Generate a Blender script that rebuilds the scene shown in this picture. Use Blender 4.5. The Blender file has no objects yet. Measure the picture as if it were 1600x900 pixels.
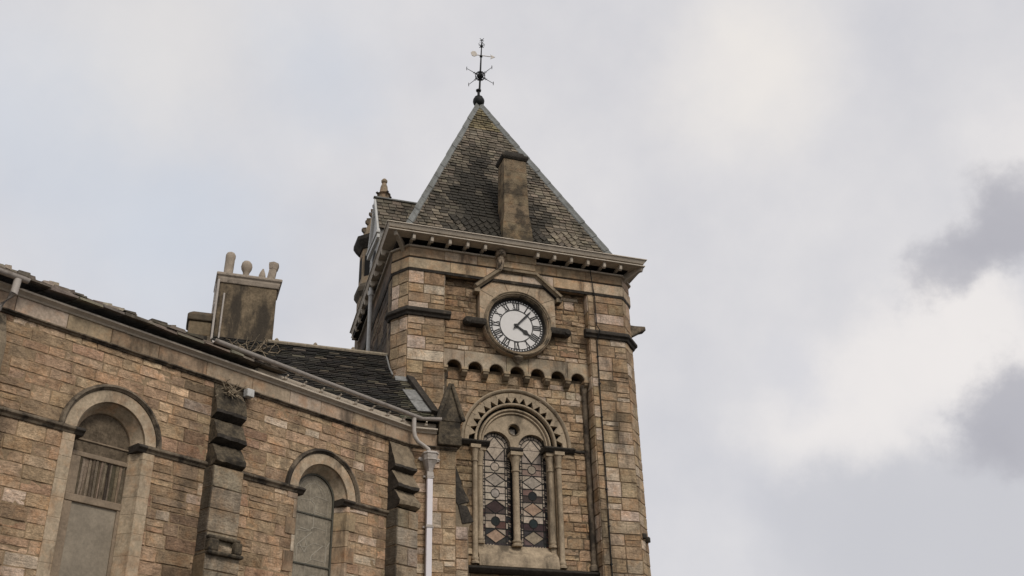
import bpy, bmesh, math, random
from mathutils import Vector, Matrix, noise as mnoise
R = math.radians
C = bpy.context.scene.collection
SC = bpy.context.scene
rnd = random.Random(11)

# ------------------------------------------------------------------ camera
F_PX, PITCH, ROLL, YAW = 1640.0, R(27.9), R(-1.4), R(19.3)
cam_d = bpy.data.cameras.new('camera'); cam = bpy.data.objects.new('camera', cam_d); C.objects.link(cam)
cam_d.sensor_width = 36; cam_d.lens = F_PX/1600*36; cam_d.clip_end = 4000; cam_d.clip_start = .1
cp, sp, cr, sr = math.cos(PITCH), math.sin(PITCH), math.cos(ROLL), math.sin(ROLL)
fw = Vector((0, cp, sp)); rt0 = Vector((1, 0, 0)); up0 = Vector((0, -sp, cp))
rt = rt0*cr+up0*sr; up = up0*cr-rt0*sr
CAM = Vector((0, 0, 1.6))
cam.matrix_world = Matrix(((rt.x, up.x, -fw.x, CAM.x), (rt.y, up.y, -fw.y, CAM.y), (rt.z, up.z, -fw.z, CAM.z), (0, 0, 0, 1)))
SC.camera = cam

# ------------------------------------------------------------------ sky, sun, exposure
SUN_EL, SUN_AZ = R(42), R(146)      # azimuth clockwise from +Y: behind the camera, to the right
W = bpy.data.worlds.new('World'); SC.world = W; W.use_nodes = True
nt = W.node_tree; nt.nodes.clear()
def N(tree, typ, **kw):
    n = tree.nodes.new(typ)
    for k, v in kw.items():
        if k == 'inp':
            for a, b in v.items(): n.inputs[a].default_value = b
        else: setattr(n, k, v)
    return n
L = nt.links.new
sky = N(nt, 'ShaderNodeTexSky', sky_type='NISHITA', sun_disc=False, sun_elevation=SUN_EL, sun_rotation=SUN_AZ)
tc = N(nt, 'ShaderNodeTexCoord')
nz = N(nt, 'ShaderNodeTexNoise', inp={'Scale': 9.0, 'Detail': 9.0, 'Roughness': .6})
L(tc.outputs['Generated'], nz.inputs['Vector'])
nsub = N(nt, 'ShaderNodeVectorMath', operation='SUBTRACT'); nsub.inputs[1].default_value = (.5, .5, .5); L(nz.outputs['Color'], nsub.inputs[0])
nsc = N(nt, 'ShaderNodeVectorMath', operation='SCALE'); nsc.inputs['Scale'].default_value = .13; L(nsub.outputs[0], nsc.inputs[0])
warp = N(nt, 'ShaderNodeVectorMath', operation='ADD'); L(tc.outputs['Generated'], warp.inputs[0]); L(nsc.outputs[0], warp.inputs[1])
cn = N(nt, 'ShaderNodeTexNoise', inp={'Scale': 5.5, 'Detail': 8.0, 'Roughness': .55}); L(tc.outputs['Generated'], cn.inputs['Vector'])
cr_ = N(nt, 'ShaderNodeValToRGB'); L(cn.outputs['Fac'], cr_.inputs[0])
CL = 11.2
def cc(r, g, b): return (r*CL, g*CL, b*CL, 1)
cr_.color_ramp.elements[0].position = .32; cr_.color_ramp.elements[0].color = (.575, .574, .607, 1)
cr_.color_ramp.elements[1].position = .68; cr_.color_ramp.elements[1].color = (.69, .675, .682, 1)
cur = cr_.outputs[0]
def blob(d, r0, r1, col, amt):
    """a patch of cloud (or of thinner, bluer cloud) round the sky direction d"""
    global cur
    ds = N(nt, 'ShaderNodeVectorMath', operation='DISTANCE'); ds.inputs[1].default_value = Vector(d).normalized(); L(warp.outputs[0], ds.inputs[0])
    mr = N(nt, 'ShaderNodeMapRange', interpolation_type='SMOOTHSTEP'); L(ds.outputs['Value'], mr.inputs[0])
    mr.inputs[1].default_value = r0; mr.inputs[2].default_value = r1; mr.inputs[3].default_value = amt; mr.inputs[4].default_value = 0
    mx = N(nt, 'ShaderNodeMix', data_type='RGBA'); L(mr.outputs[0], mx.inputs[0]); L(cur, mx.inputs[6]); mx.inputs[7].default_value = (*col, 1); cur = mx.outputs[2]
blue, white, grey = (.54, .595, .68), (.80, .765, .745), (.415, .41, .445)
blob((-.404, .729, .553), .0, .17, blue, .5)
blob((-.182, .751, .635), .0, .11, blue, .4)
blob((-.30, .828, .49), .0, .16, blue, .6)
blob((.22, .757, .615), .0, .125, (.80, .76, .72), .85)
blob((-.31, .72, .64), .0, .16, (.78, .75, .715), .5)
blob((0.369, 0.902, 0.225), 0.04, 0.13, (.53, .53, .56), 0.7)
blob((0.289, 0.930, 0.228), 0.03, 0.1, (.53, .53, .56), 0.6)
blob((0.423, 0.881, 0.212), 0.03, 0.12, (.53, .53, .56), 0.7)
blob((0.410, 0.829, 0.380), 0.02, 0.075, white, 0.9)
blob((0.356, 0.857, 0.373), 0.02, 0.085, white, 0.85)
blob((0.292, 0.894, 0.341), 0.02, 0.085, white, 0.8)
blob((0.242, 0.918, 0.314), 0.0, 0.06, white, 0.6)
blob((0.438, 0.739, 0.512), 0.0, 0.08, white, 0.55)
blob((0.337, 0.888, 0.313), 0.0, 0.06, white, 0.6)
blob((0.251, 0.893, 0.373), 0.0, 0.06, (.60, .60, .64), 0.6)
blob((0.430, 0.775, 0.464), 0.025, 0.06, grey, 0.85)
blob((0.393, 0.809, 0.437), 0.015, 0.045, grey, 0.75)
blob((0.412, 0.791, 0.452), 0.02, 0.05, grey, 0.5)
blob((0.428, 0.849, 0.308), 0.03, 0.065, grey, 0.85)
blob((0.394, 0.873, 0.289), 0.01, 0.045, grey, 0.7)
clx = N(nt, 'ShaderNodeVectorMath', operation='SCALE'); L(cur, clx.inputs[0]); clx.inputs['Scale'].default_value = CL
mixs = N(nt, 'ShaderNodeMix', data_type='RGBA'); mixs.inputs[0].default_value = .95
L(sky.outputs[0], mixs.inputs[6]); L(clx.outputs[0], mixs.inputs[7])
bg = N(nt, 'ShaderNodeBackground'); bg.inputs[1].default_value = .1; L(mixs.outputs[2], bg.inputs[0])
wo = N(nt, 'ShaderNodeOutputWorld'); L(bg.outputs[0], wo.inputs[0])
sd = bpy.data.lights.new('sun', 'SUN'); sd.energy = 1.5; sd.angle = R(18); sd.color = (1, .94, .86)
sun = bpy.data.objects.new('sun', sd); C.objects.link(sun)
sdir = Vector((math.sin(SUN_AZ)*math.cos(SUN_EL), math.cos(SUN_AZ)*math.cos(SUN_EL), math.sin(SUN_EL)))
sun.rotation_euler = sdir.to_track_quat('Z', 'Y').to_euler(); sun.location = (20, -20, 40)
vs = SC.view_settings; vs.view_transform = 'Standard'; vs.look = 'None'; vs.exposure = 0; vs.gamma = 1; vs.use_curve_mapping = False

# ------------------------------------------------------------------ the tower's own frame: x along its front, y into it
dd = (fw*F_PX + rt*10 - up*58); dd /= dd.y
ORG = CAM+dd*24.0; ORG.z = 0
ROTM = Matrix.Rotation(YAW, 4, 'Z')

# ------------------------------------------------------------------ materials
def mat(name, rough=.85, base=None, var=.28, vscale=9.0, fine=60., bump=.25, bscale=40., bdist=.02, stain=None, stain_scale=1.6, stain_lo=.52, stain_hi=.66, stain_amt=.8, metal=0., streak=False, spec=.25, tint=None, bed=False):
    """procedural surface; its colour is the piece's own colour (face attribute) or `base`, mottled, with patches of dirt"""
    m = bpy.data.materials.new(name); m.use_nodes = True; t = m.node_tree; b = t.nodes['Principled BSDF']; K = t.links.new
    co = N(t, 'ShaderNodeTexCoord')
    if base is None:
        at = N(t, 'ShaderNodeAttribute', attribute_name='Col'); col = at.outputs['Color']
    else:
        rg = N(t, 'ShaderNodeRGB'); rg.outputs[0].default_value = (*base, 1); col = rg.outputs[0]
    n1 = N(t, 'ShaderNodeTexNoise', inp={'Scale': vscale, 'Detail': 8., 'Roughness': .65}); K(co.outputs['Object'], n1.inputs['Vector'])
    mr = N(t, 'ShaderNodeMapRange', inp={1: .25, 2: .75, 3: 1-var, 4: 1+var}); K(n1.outputs['Fac'], mr.inputs[0])
    ml = N(t, 'ShaderNodeVectorMath', operation='SCALE'); K(col, ml.inputs[0]); K(mr.outputs[0], ml.inputs['Scale'])
    n2 = N(t, 'ShaderNodeTexNoise', inp={'Scale': fine, 'Detail': 4., 'Roughness': .7}); K(co.outputs['Object'], n2.inputs['Vector'])
    mr2 = N(t, 'ShaderNodeMapRange', inp={1: .25, 2: .75, 3: 1-var*.8, 4: 1+var*.8}); K(n2.outputs['Fac'], mr2.inputs[0])
    ml2 = N(t, 'ShaderNodeVectorMath', operation='SCALE'); K(ml.outputs[0], ml2.inputs[0]); K(mr2.outputs[0], ml2.inputs['Scale'])
    col = ml2.outputs[0]
    if tint:
        n5 = N(t, 'ShaderNodeTexNoise', inp={'Scale': 3.1, 'Detail': 7., 'Roughness': .7}); K(co.outputs['Object'], n5.inputs['Vector'])
        m5 = N(t, 'ShaderNodeMapRange', inp={1: .48, 2: .72, 3: 0., 4: .7}); K(n5.outputs['Fac'], m5.inputs[0])
        x5 = N(t, 'ShaderNodeMix', data_type='RGBA', blend_type='MULTIPLY'); K(m5.outputs[0], x5.inputs[0]); K(col, x5.inputs[6]); x5.inputs[7].default_value = (*tint, 1); col = x5.outputs[2]
    if stain:
        v = co.outputs['Object']
        if streak:
            mp = N(t, 'ShaderNodeMapping'); mp.inputs['Scale'].default_value = (1, 1, .28); K(v, mp.inputs[0]); v = mp.outputs[0]
        n3 = N(t, 'ShaderNodeTexNoise', inp={'Scale': stain_scale, 'Detail': 9., 'Roughness': .68}); K(v, n3.inputs['Vector'])
        m3 = N(t, 'ShaderNodeMapRange', interpolation_type='SMOOTHSTEP', inp={1: stain_lo, 2: stain_hi, 3: 0., 4: stain_amt}); K(n3.outputs['Fac'], m3.inputs[0])
        mx = N(t, 'ShaderNodeMix', data_type='RGBA'); K(m3.outputs[0], mx.inputs[0]); K(col, mx.inputs[6]); mx.inputs[7].default_value = (*stain, 1); col = mx.outputs[2]
    K(col, b.inputs['Base Color'])
    b.inputs['Roughness'].default_value = rough; b.inputs['Metallic'].default_value = metal; b.inputs['Specular IOR Level'].default_value = spec
    if bump:
        nb = N(t, 'ShaderNodeTexNoise', inp={'Scale': bscale, 'Detail': 9., 'Roughness': .7}); K(co.outputs['Object'], nb.inputs['Vector'])
        bp = N(t, 'ShaderNodeBump', inp={'Strength': bump, 'Distance': bdist}); hgt = nb.outputs['Fac']
        if bed:
            mb = N(t, 'ShaderNodeMapping'); mb.inputs['Scale'].default_value = (3, 3, 11); K(co.outputs['Object'], mb.inputs[0])
            n6 = N(t, 'ShaderNodeTexNoise', inp={'Scale': 2.2, 'Detail': 6., 'Roughness': .65}); K(mb.outputs[0], n6.inputs['Vector'])
            ad = N(t, 'ShaderNodeMath', operation='ADD'); K(hgt, ad.inputs[0]); K(n6.outputs['Fac'], ad.inputs[1]); hgt = ad.outputs[0]
        K(hgt, bp.inputs['Height']); K(bp.outputs[0], b.inputs['Normal'])
    return m
SOOT = (.028, .025, .021)
M_STONE = mat('rubble stone', var=.46, vscale=4, fine=21, bump=1., bscale=30, bdist=.03, tint=(1.08, .82, .60), bed=True, stain=(.055, .045, .033), stain_scale=1.3, stain_lo=.50, stain_hi=.70, stain_amt=.82, streak=True)
M_ASH = mat('dressed sandstone', base=(.38, .30, .205), var=.34, vscale=4, fine=21, bump=.5, bscale=34, bdist=.012, stain=(.055, .045, .032), stain_scale=1.7, stain_lo=.50, stain_hi=.70, stain_amt=.8, streak=True)
M_ASHC = mat('dressed sandstone blocks', var=.36, vscale=4, fine=21, tint=(1.1, .8, .6), bump=.5, bscale=34, bdist=.012, stain=(.06, .048, .034), stain_scale=1.6, stain_lo=.50, stain_hi=.68, stain_amt=.8, streak=True)
M_SOOT_SHADE = mat('soot and painted shade on stone', base=(.045, .038, .030), var=.5, vscale=6, fine=21, bump=.8, bscale=30, bdist=.02, stain=(.21, .165, .115), stain_scale=3.2, stain_lo=.55, stain_hi=.75, stain_amt=.6)  # real soot on mouldings; also paints shade under lips and eaves
M_RIM = mat('shaded rim stone', base=(.27, .21, .14), var=.35, vscale=5, fine=21, bump=.6, bscale=30, bdist=.015, stain=(.035, .03, .022), stain_scale=2.2, stain_lo=.46, stain_hi=.62, stain_amt=.85)
M_GRIME = mat('grimy moulding stone', base=(.19, .15, .105), var=.4, vscale=5, fine=21, bump=.7, bscale=30, bdist=.02, stain=(.03, .025, .02), stain_scale=2.4, stain_lo=.44, stain_hi=.60, stain_amt=.9)
M_HOLLOW_SHADE = mat('painted shade in the hollows', base=(.013, .012, .010), var=.4, bump=.5)  # near-black base paints the shade into grooves and hollows
M_SLATE = mat('spire slates', var=.25, vscale=12, bump=.4, bscale=50, bdist=.01, stain=(.028, .025, .018), stain_scale=1.1, stain_lo=.50, stain_hi=.66, stain_amt=.8, rough=.75)
M_SLATED = mat('church slates', var=.35, vscale=10, bump=.5, bscale=45, bdist=.012, rough=.8, stain=(.075, .07, .035), stain_scale=2.2, stain_lo=.60, stain_hi=.75, stain_amt=.6)
M_LEAD = mat('lead sheet', base=(.185, .19, .178), var=.35, fine=20, stain=(.09, .08, .06), stain_scale=2., stain_lo=.5, stain_hi=.7, stain_amt=.6, vscale=3, bump=.2, bscale=8, bdist=.01, rough=.55, metal=0)
M_LEADP = mat('pale lead', base=(.22, .215, .20), var=.4, fine=20, bump=.2, rough=.6)
M_PAINT = mat('weathered stone coloured paint', base=(.50, .43, .34), var=.18, fine=21, vscale=5, bump=.1, rough=.6, stain=(.10, .085, .065), stain_scale=2.4, stain_lo=.58, stain_hi=.76, stain_amt=.7)
M_SOFFIT_SHADE = mat('soffit boards with painted shade', base=(.022, .019, .016), var=.3, bump=.3, rough=.9)  # near-black so the shade under the cornice is in the colour
M_WHITE = mat('white pipe paint', base=(.80, .75, .75), var=.05, bump=.05, rough=.45)
M_GREYPIPE = mat('dulled pipe paint', base=(.47, .42, .37), var=.12, bump=.1, rough=.55, stain=(.2, .16, .12), stain_scale=4, stain_amt=.5)
M_IRON = mat('black iron', base=(.012, .013, .012), var=.2, bump=.2, rough=.6)
M_GOLD = mat('faded gilding', base=(.62, .56, .48), var=.2, bump=.1, rough=.45)
M_DIAL = mat('white dial enamel', base=(.70, .675, .64), var=.05, bump=0, rough=.4)
M_BLACK = mat('black dial paint', base=(.014, .013, .012), var=.1, bump=0, rough=.5)
M_GLASSC = mat('leaded coloured glass', var=.35, vscale=9, fine=24, bump=.35, bscale=18, bdist=.006, rough=.35, spec=.15)
M_PANE = mat('clouded guard pane', base=(.255, .22, .165), var=.38, vscale=6, fine=21, bump=.2, bscale=14, bdist=.004, rough=.5, spec=.15)
M_MESH = mat('rusted guard mesh', base=(.13, .10, .068), var=.6, vscale=7, fine=18, bump=.3, rough=.7, spec=.1)
M_BOARD = mat('pale painted board', base=(.25, .19, .13), var=.3, fine=20, vscale=4, bump=.2, rough=.6)
M_WOODOLD = mat('old splintered boards', base=(.085, .068, .05), var=.55, vscale=14, bump=.6, rough=.9)
M_LEADLINE = mat('lead came', base=(.02, .018, .016), var=.1, bump=0, rough=.7)
M_CRACK = mat('pale lead came', base=(.38, .34, .27), var=.1, bump=0, rough=.7)
M_MORTAR = mat('mortar', base=(.19, .138, .083), var=.4, vscale=12, bump=.8, bscale=50, bdist=.02, stain=(.07, .055, .04), stain_scale=1.2)
M_MORTARC = mat('church mortar', base=(.30, .215, .13), var=.35, vscale=12, bump=.6, bscale=50, bdist=.02)
M_POT = mat('weathered chimney clay', base=(.36, .30, .235), var=.25, vscale=6, bump=.3, stain=(.09, .075, .06), stain_scale=4, stain_amt=.7)
M_RENDER = mat('stained stack render', base=(.185, .14, .088), var=.5, fine=21, vscale=4, bump=.6, bscale=20, bdist=.02, stain=(.04, .033, .025), stain_scale=2.0, stain_lo=.43, stain_hi=.60, stain_amt=.88, streak=True)
M_CHIM = mat('weathered chimney ashlar', var=.4, vscale=5, bump=.9, bscale=22, bdist=.03, tint=(1.1, .8, .6), stain=(.045, .037, .027), stain_scale=2.1, stain_lo=.44, stain_hi=.62, stain_amt=.8)
M_TWIG = mat('dry twigs', base=(.30, .24, .165), var=.4, bump=.2)
M_DARK = mat('unlit interior', base=(.012, .011, .01), var=.1, bump=0)
M_GROUND = mat('tarmac yard', base=(.055, .053, .05), var=.3, vscale=.8, fine=20, bump=.6, bscale=14)
M_CREAM = mat('pale painted timber', base=(.56, .55, .52), var=.08, bump=.1, rough=.6, stain=(.2, .18, .15), stain_scale=3, stain_amt=.5)

# ------------------------------------------------------------------ mesh collector
class G:
    def __init__(s): s.v = []; s.f = []; s.c = []; s.m = []
    def add(s, vs, fs, col=(.3, .25, .18), mi=0):
        b = len(s.v); s.v += [Vector(p) for p in vs]
        for f in fs: s.f.append([b+i for i in f]); s.c.append(col); s.m.append(mi)
    def box(s, f, u0, u1, o0, o1, z0, z1, col=(.3, .25, .18), mi=0):
        s.add([f(u, o, z) for z in (z0, z1) for u, o in ((u0, o0), (u1, o0), (u1, o1), (u0, o1))],
              [(0, 1, 2, 3), (4, 7, 6, 5), (0, 4, 5, 1), (1, 5, 6, 2), (2, 6, 7, 3), (3, 7, 4, 0)], col, mi)
    def loft(s, rings, col=(.3, .25, .18), mi=0, caps=True, closed=True):
        n = len(rings[0]); fs = []
        for k in range(len(rings)-1):
            for i in range(n if closed else n-1):
                j = (i+1) % n; fs.append((k*n+i, k*n+j, (k+1)*n+j, (k+1)*n+i))
        if caps: fs += [tuple(range(n-1, -1, -1)), tuple(range((len(rings)-1)*n, len(rings)*n))]
        s.add([p for r in rings for p in r], fs, col, mi)
    def rough_prism(s, f, prof, u0, u1, k=.018, n=9, mats=None, col=(.3, .25, .18)):
        """a worn block: profile in (o, z) carried along u, every arris nibbled"""
        P = []
        for a, b in zip(prof, prof[1:]+prof[:1]):
            m = max(1, int(math.hypot(b[0]-a[0], b[1]-a[1])/.09)); P += [((a[0]+(b[0]-a[0])*t/m, a[1]+(b[1]-a[1])*t/m), zip) for t in range(m)]
        sd_ = Vector((rnd.uniform(0, 50), rnd.uniform(0, 50), rnd.uniform(0, 50))); rings = []
        for i in range(n+1):
            u = u0+(u1-u0)*i/n
            rings.append([f(u+mnoise.noise(Vector((u*7, o*9, z*9))+sd_)*k*(1 if i in (0, n) else .3), o+(mnoise.noise(Vector((u*8, o*8, z*8))+sd_)*k*1.5+mnoise.noise(Vector((u*21, o*21, z*21))+sd_)*k if o > .03 else 0), z+mnoise.noise(Vector((u*8, o*8, z*8+40))+sd_)*k) for (o, z), _ in P])
        s.loft(rings, col)
    def poly(s, f, pts, o0, o1, col=(.3, .25, .18), mi=0):      # outline in (u, z), thickness in o
        s.loft([[f(u, o0, z) for u, z in pts], [f(u, o1, z) for u, z in pts]], col, mi)
    def prism(s, f, prof, u0, u1, col=(.3, .25, .18), mi=0):    # profile in (o, z), along u
        s.loft([[f(u0, o, z) for o, z in prof], [f(u1, o, z) for o, z in prof]], col, mi)
    def arc(s, f, c, prof, a0, a1, n=40, col=(.3, .25, .18), mi=0):     # profile in (r, o) swept round (u, z) centre
        full = abs(a1-a0) > 6.28
        rings = []
        for k in range(n+(0 if full else 1)):
            a = a0+(a1-a0)*k/n
            rings.append([f(c[0]+r*math.cos(a), o, c[1]+r*math.sin(a)) for r, o in prof])
        if full: rings.append(rings[0])
        s.loft(rings, col, mi, caps=not full)
    def tube(s, pts, r, n=8, col=(.3, .25, .18), mi=0):
        pts = [Vector(p) for p in pts]; rings = []
        rs = r if isinstance(r, (list, tuple)) else [r]*len(pts)
        for i, p in enumerate(pts):
            d = (pts[min(i+1, len(pts)-1)]-pts[max(i-1, 0)]).normalized()
            a = Vector((0, 0, 1)) if abs(d.z) < .9 else Vector((1, 0, 0))
            x = d.cross(a).normalized(); y = d.cross(x).normalized()
            rings.append([p+(x*math.cos(2*math.pi*k/n)+y*math.sin(2*math.pi*k/n))*rs[i] for k in range(n)])
        s.loft(rings, col, mi)
    def lathe(s, c, prof, n=16, col=(.3, .25, .18), mi=0, a0=0.):      # profile (r, z) round the vertical through c
        s.loft([[Vector((c[0]+r*math.cos(a0+2*math.pi*k/n), c[1]+r*math.sin(a0+2*math.pi*k/n), c[2]+z)) for k in range(n)] for r, z in prof], col, mi)
    def stone(s, f, u0, u1, z0, z1, o, col, depth=.03, rough=.02, res=.085, mi=0, irr=.006):
        nu = max(3, min(9, int((u1-u0)/res)+2)); nz_ = max(3, min(7, int((z1-z0)/res)+2))
        sd_ = Vector((rnd.uniform(0, 90), rnd.uniform(0, 90), rnd.uniform(0, 90)))
        tu, tz = rnd.uniform(-.3, .3)*rough, rnd.uniform(-.5, .3)*rough
        W_, H_ = u1-u0, z1-z0; ar = min(.010, .2*min(W_, H_))
        la = [0, ar/W_]+[ar/W_+(1-2*ar/W_)*k/(nu-1) for k in range(1, nu-1)]+[1-ar/W_, 1]
        lb = [0, ar/H_]+[ar/H_+(1-2*ar/H_)*k/(nz_-1) for k in range(1, nz_-1)]+[1-ar/H_, 1]
        nu, nz_ = len(la), len(lb); vs = []
        ca = [rnd.uniform(-1, 1)*irr for _ in range(8)]
        for j in range(nz_):
            for i in range(nu):
                a, b = la[i], lb[j]
                edge = i in (0, nu-1) or j in (0, nz_-1)
                u = u0+W_*a; z = z0+H_*b
                u += (ca[0]*(1-a)*(1-b)+ca[1]*a*(1-b)+ca[2]*(1-a)*b+ca[3]*a*b); z += (ca[4]*(1-a)*(1-b)+ca[5]*a*(1-b)+ca[6]*(1-a)*b+ca[7]*a*b)
                jx = mnoise.noise(Vector((u*11, z*11, 7))+sd_)*irr*.8; jz = mnoise.noise(Vector((u*11, z*11, 31))+sd_)*irr*.8
                h = mnoise.noise(Vector((u*6.5, z*9.5, 0))+sd_)*rough + mnoise.noise(Vector((u*17, z*24, 3))+sd_)*rough*.7
                oo = o-.010 if edge else o+depth+h+tu*(a-.5)*2+tz*(b-.5)*2
                vs.append(f(u+jx, oo, z+jz))
        fs = [(j*nu+i, j*nu+i+1, (j+1)*nu+i+1, (j+1)*nu+i) for j in range(nz_-1) for i in range(nu-1)]
        s.add(vs, fs, col, mi)
    def build(s, name, mats, parent=None, base=None, bevel=0, smooth=False, loc=None):
        """link the collected faces as ONE mesh object; vertices are given in the tower's frame"""
        if not isinstance(mats, (list, tuple)): mats = [mats]
        base = base if base is not None else (BASE.get(parent.name) if parent else Vector((0, 0, 0)))
        me = bpy.data.meshes.new(name); me.from_pydata([tuple(p-base) for p in s.v], [], s.f)
        for m in mats: me.materials.append(m)
        me.polygons.foreach_set('material_index', s.m)
        at = me.attributes.new('Col', 'FLOAT_COLOR', 'FACE')
        at.data.foreach_set('color', [x for c in s.c for x in (*c, 1)])
        bm = bmesh.new(); bm.from_mesh(me); bmesh.ops.recalc_face_normals(bm, faces=bm.faces); bm.to_mesh(me); bm.free()
        if smooth: me.polygons.foreach_set('use_smooth', [True]*len(me.polygons))
        o = bpy.data.objects.new(name, me); C.objects.link(o)
        if parent: o.parent = parent; BASE[o.name] = base
        if bevel:
            b = o.modifiers.new('bevel', 'BEVEL'); b.width = bevel; b.segments = 2; b.limit_method = 'ANGLE'; b.angle_limit = R(35)
        if smooth:
            try: me.set_sharp_from_angle(angle=R(40))
            except Exception: pass
        return o
BASE = {}
def thing(name, base, label, cat, group=None):
    o = bpy.data.objects.new(name, None); C.objects.link(o); b = Vector(base)
    o.matrix_world = Matrix.Translation(ORG) @ ROTM @ Matrix.Translation(b)
    o.empty_display_size = .5; o['label'] = label; o['category'] = cat
    if group: o['group'] = group
    BASE[o.name] = b
    return o
def lab(o, t): o['label'] = t; return o
def jit(c, k=.1):
    q = 1+rnd.uniform(-k, k); return tuple(max(.008, x*q*(1+rnd.uniform(-k, k)*.18)) for x in c)
PAL_T = [((.40, .295, .188), 6), ((.335, .243, .148), 4), ((.435, .335, .22), 3), ((.375, .258, .16), 2), ((.52, .43, .325), 2), ((.245, .18, .112), 3)]
PAL_C = [((.475, .345, .222), 6), ((.43, .31, .197), 4), ((.51, .38, .25), 4), ((.455, .31, .202), 2.5), ((.585, .475, .36), 1.4), ((.35, .255, .165), 2)]
PAL_Q = [((.415, .318, .205), 5), ((.375, .285, .18), 4), ((.45, .36, .255), 4), ((.315, .235, .148), 3), ((.53, .44, .34), 2.4)]
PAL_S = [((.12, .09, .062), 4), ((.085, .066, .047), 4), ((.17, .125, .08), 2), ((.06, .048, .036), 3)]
def pick(pal):
    t = rnd.uniform(0, sum(w for _, w in pal))
    for c, w in pal:
        t -= w
        if t <= 0: r_, g_, b_ = jit(c, .14); return (r_*1.045, g_*1.005, b_*.985)
    return jit(pal[0][0])
def courses(g, f, z0, z1, iv, o, pal, hr=(.17, .31), wr=(.28, .72), depth=.010, rough=.012, joint=.007, split=.28, mi=0, res=.085, tone=None):
    """fill the wall between z0 and z1 with courses of squared rubble; iv(za, zb) gives the (u0, u1) runs of one course"""
    z = z0
    while z < z1-.05:
        h = rnd.uniform(*hr)
        if z1-(z+h) < hr[0]*.7: h = z1-z
        for u0, u1 in iv(z, z+h):
            u = u0
            while u < u1-.02:
                w = rnd.uniform(*wr)
                if u1-(u+w) < wr[0]*.7: w = u1-u
                if h > .22 and w > .3 and rnd.random() < split:
                    k = rnd.uniform(.38, .62)
                    cuts = [(z, z+h*k), (z+h*k, z+h)]
                else: cuts = [(z, z+h)]
                for a, b in cuts:
                    d = depth*rnd.uniform(.5, 1.4)
                    col = pick(pal)
                    if tone: k9 = tone(u+w/2, (a+b)/2); col = tuple(x*k9 for x in col)
                    g.stone(f, u+joint/2, u+w-joint/2, a+joint/2, b-joint/2, o, col, d, rough, res, mi)
                u += w
        z += h

def ft(u, o, z): return Vector((u, -o, z))                      # tower front: o towards the viewer
XLT, XRT = -3.19, 3.36                                          # left and right faces
def fr(u, o, z): return Vector((XRT+o, u, z))                  # tower right side: u = y
def fl(u, o, z): return Vector((XLT-o+.05*max(0, u-.45), u, z))                 # tower left side: u = y
def fb(u, o, z): return Vector((u, 6.05+o, z))                  # tower back
q2 = math.sqrt(.5)
vl = Vector((-.31, .45)).normalized(); vr = Vector((.40, .45)).normalized()
def fcl(u, o, z): return Vector((-2.88+u*vl.x-o*vl.y, u*vl.y+o*vl.x, z))      # left front chamfer

def fcr(u, o, z): return Vector((2.96+u*vr.x+o*vr.y, u*vr.y-o*vr.x, z))         # right front chamfer

# ================================================================== GROUND
gg = G(); gg.add([(-900, -900, 0), (900, -900, 0), (900, 900, 0), (-900, 900, 0)], [(0, 1, 2, 3)])
go = gg.build('ground', M_GROUND); go['kind'] = 'structure'

# ================================================================== CLOCK TOWER
T = thing('clock_tower', (0, 3.0, 0), 'square sandstone clock tower with a steep slate spire roof and a round white clock', 'clock tower')
# --- walls -------------------------------------------------------------------
WIN_R, WIN_Z = .98, 10.2
def arch_half(x): return WIN_Z+math.sqrt(max(0, WIN_R**2-x*x))
g = G()
# backing of the recessed lower panel, one outline with the window cut out from the sill upward
n = 24
pts = [(-1.98, 7.3), (-WIN_R, 7.3), (-WIN_R, WIN_Z), (-1.225, WIN_Z+.001)]+[(1.225*math.cos(math.pi-math.pi*k/n), WIN_Z+1.225*math.sin(math.pi-math.pi*k/n)) for k in range(1, n)]+[(1.225, WIN_Z+.001), (WIN_R, WIN_Z), (WIN_R, 7.3), (1.98, 7.3), (1.98, 12.05), (-1.98, 12.05)]
g.poly(ft, pts, -.85, -.39, mi=1)
g.box(ft, -1.98, 1.98, -.85, -.39, 0, 7.298, mi=1)
def iv_panel(a, b):
    m = (a+b)/2
    if b < 7.25: return [(-1.94, 1.94)]
    if m < WIN_Z: k = 1.0
    elif m < WIN_Z+1.36: k = max(.1, math.sqrt(1.36**2-(m-WIN_Z)**2))
    else: return [(-1.94, 1.94)]
    return [(-1.94, -k), (k, 1.94)]
courses(g, ft, 0, 7.2, iv_panel, -.39, PAL_T)
courses(g, ft, 7.2, 11.98, iv_panel, -.39, PAL_T, hr=(.11, .27), wr=(.2, .66), rough=.024, depth=.016, joint=.012)
g.build('panel_wall', [M_STONE, M_MORTAR], T)
# upper panel, carried forward on the little arcade
g = G(); AR, APX, AZ = .185, .545, 11.98
pts = [(-1.96, AZ)]
for k in range(-3, 4):
    for i in range(0, 11):
        a = math.pi-math.pi*i/10; pts.append((k*APX+AR*math.cos(a), AZ+AR*math.sin(a)))
pts += [(1.96, AZ), (1.96, 14.43), (-1.96, 14.43)]
g.poly(ft, pts, -.80, -.215, mi=1)
def iv_up(a, b):
    m = (a+b)/2
    if m > 14.15: return [(-1.94, -1.06), (1.06, 1.94)] if m < 14.2 else [(-1.94, -.75), (.75, 1.94)]
    if m > 13.1: return [(-1.94, -1.05), (1.05, 1.94)]
    k = .9*.9-(m-13.24)**2
    if k > .02: k = math.sqrt(k); return [(-1.94, -k), (k, 1.94)]
    return [(-1.94, 1.94)]
courses(g, ft, 12.46, 14.43, iv_up, -.215, PAL_T, hr=(.11, .27), wr=(.2, .66), rough=.024, depth=.016, joint=.012)
g.build('upper_panel_wall', [M_STONE, M_MORTAR], T)
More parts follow.
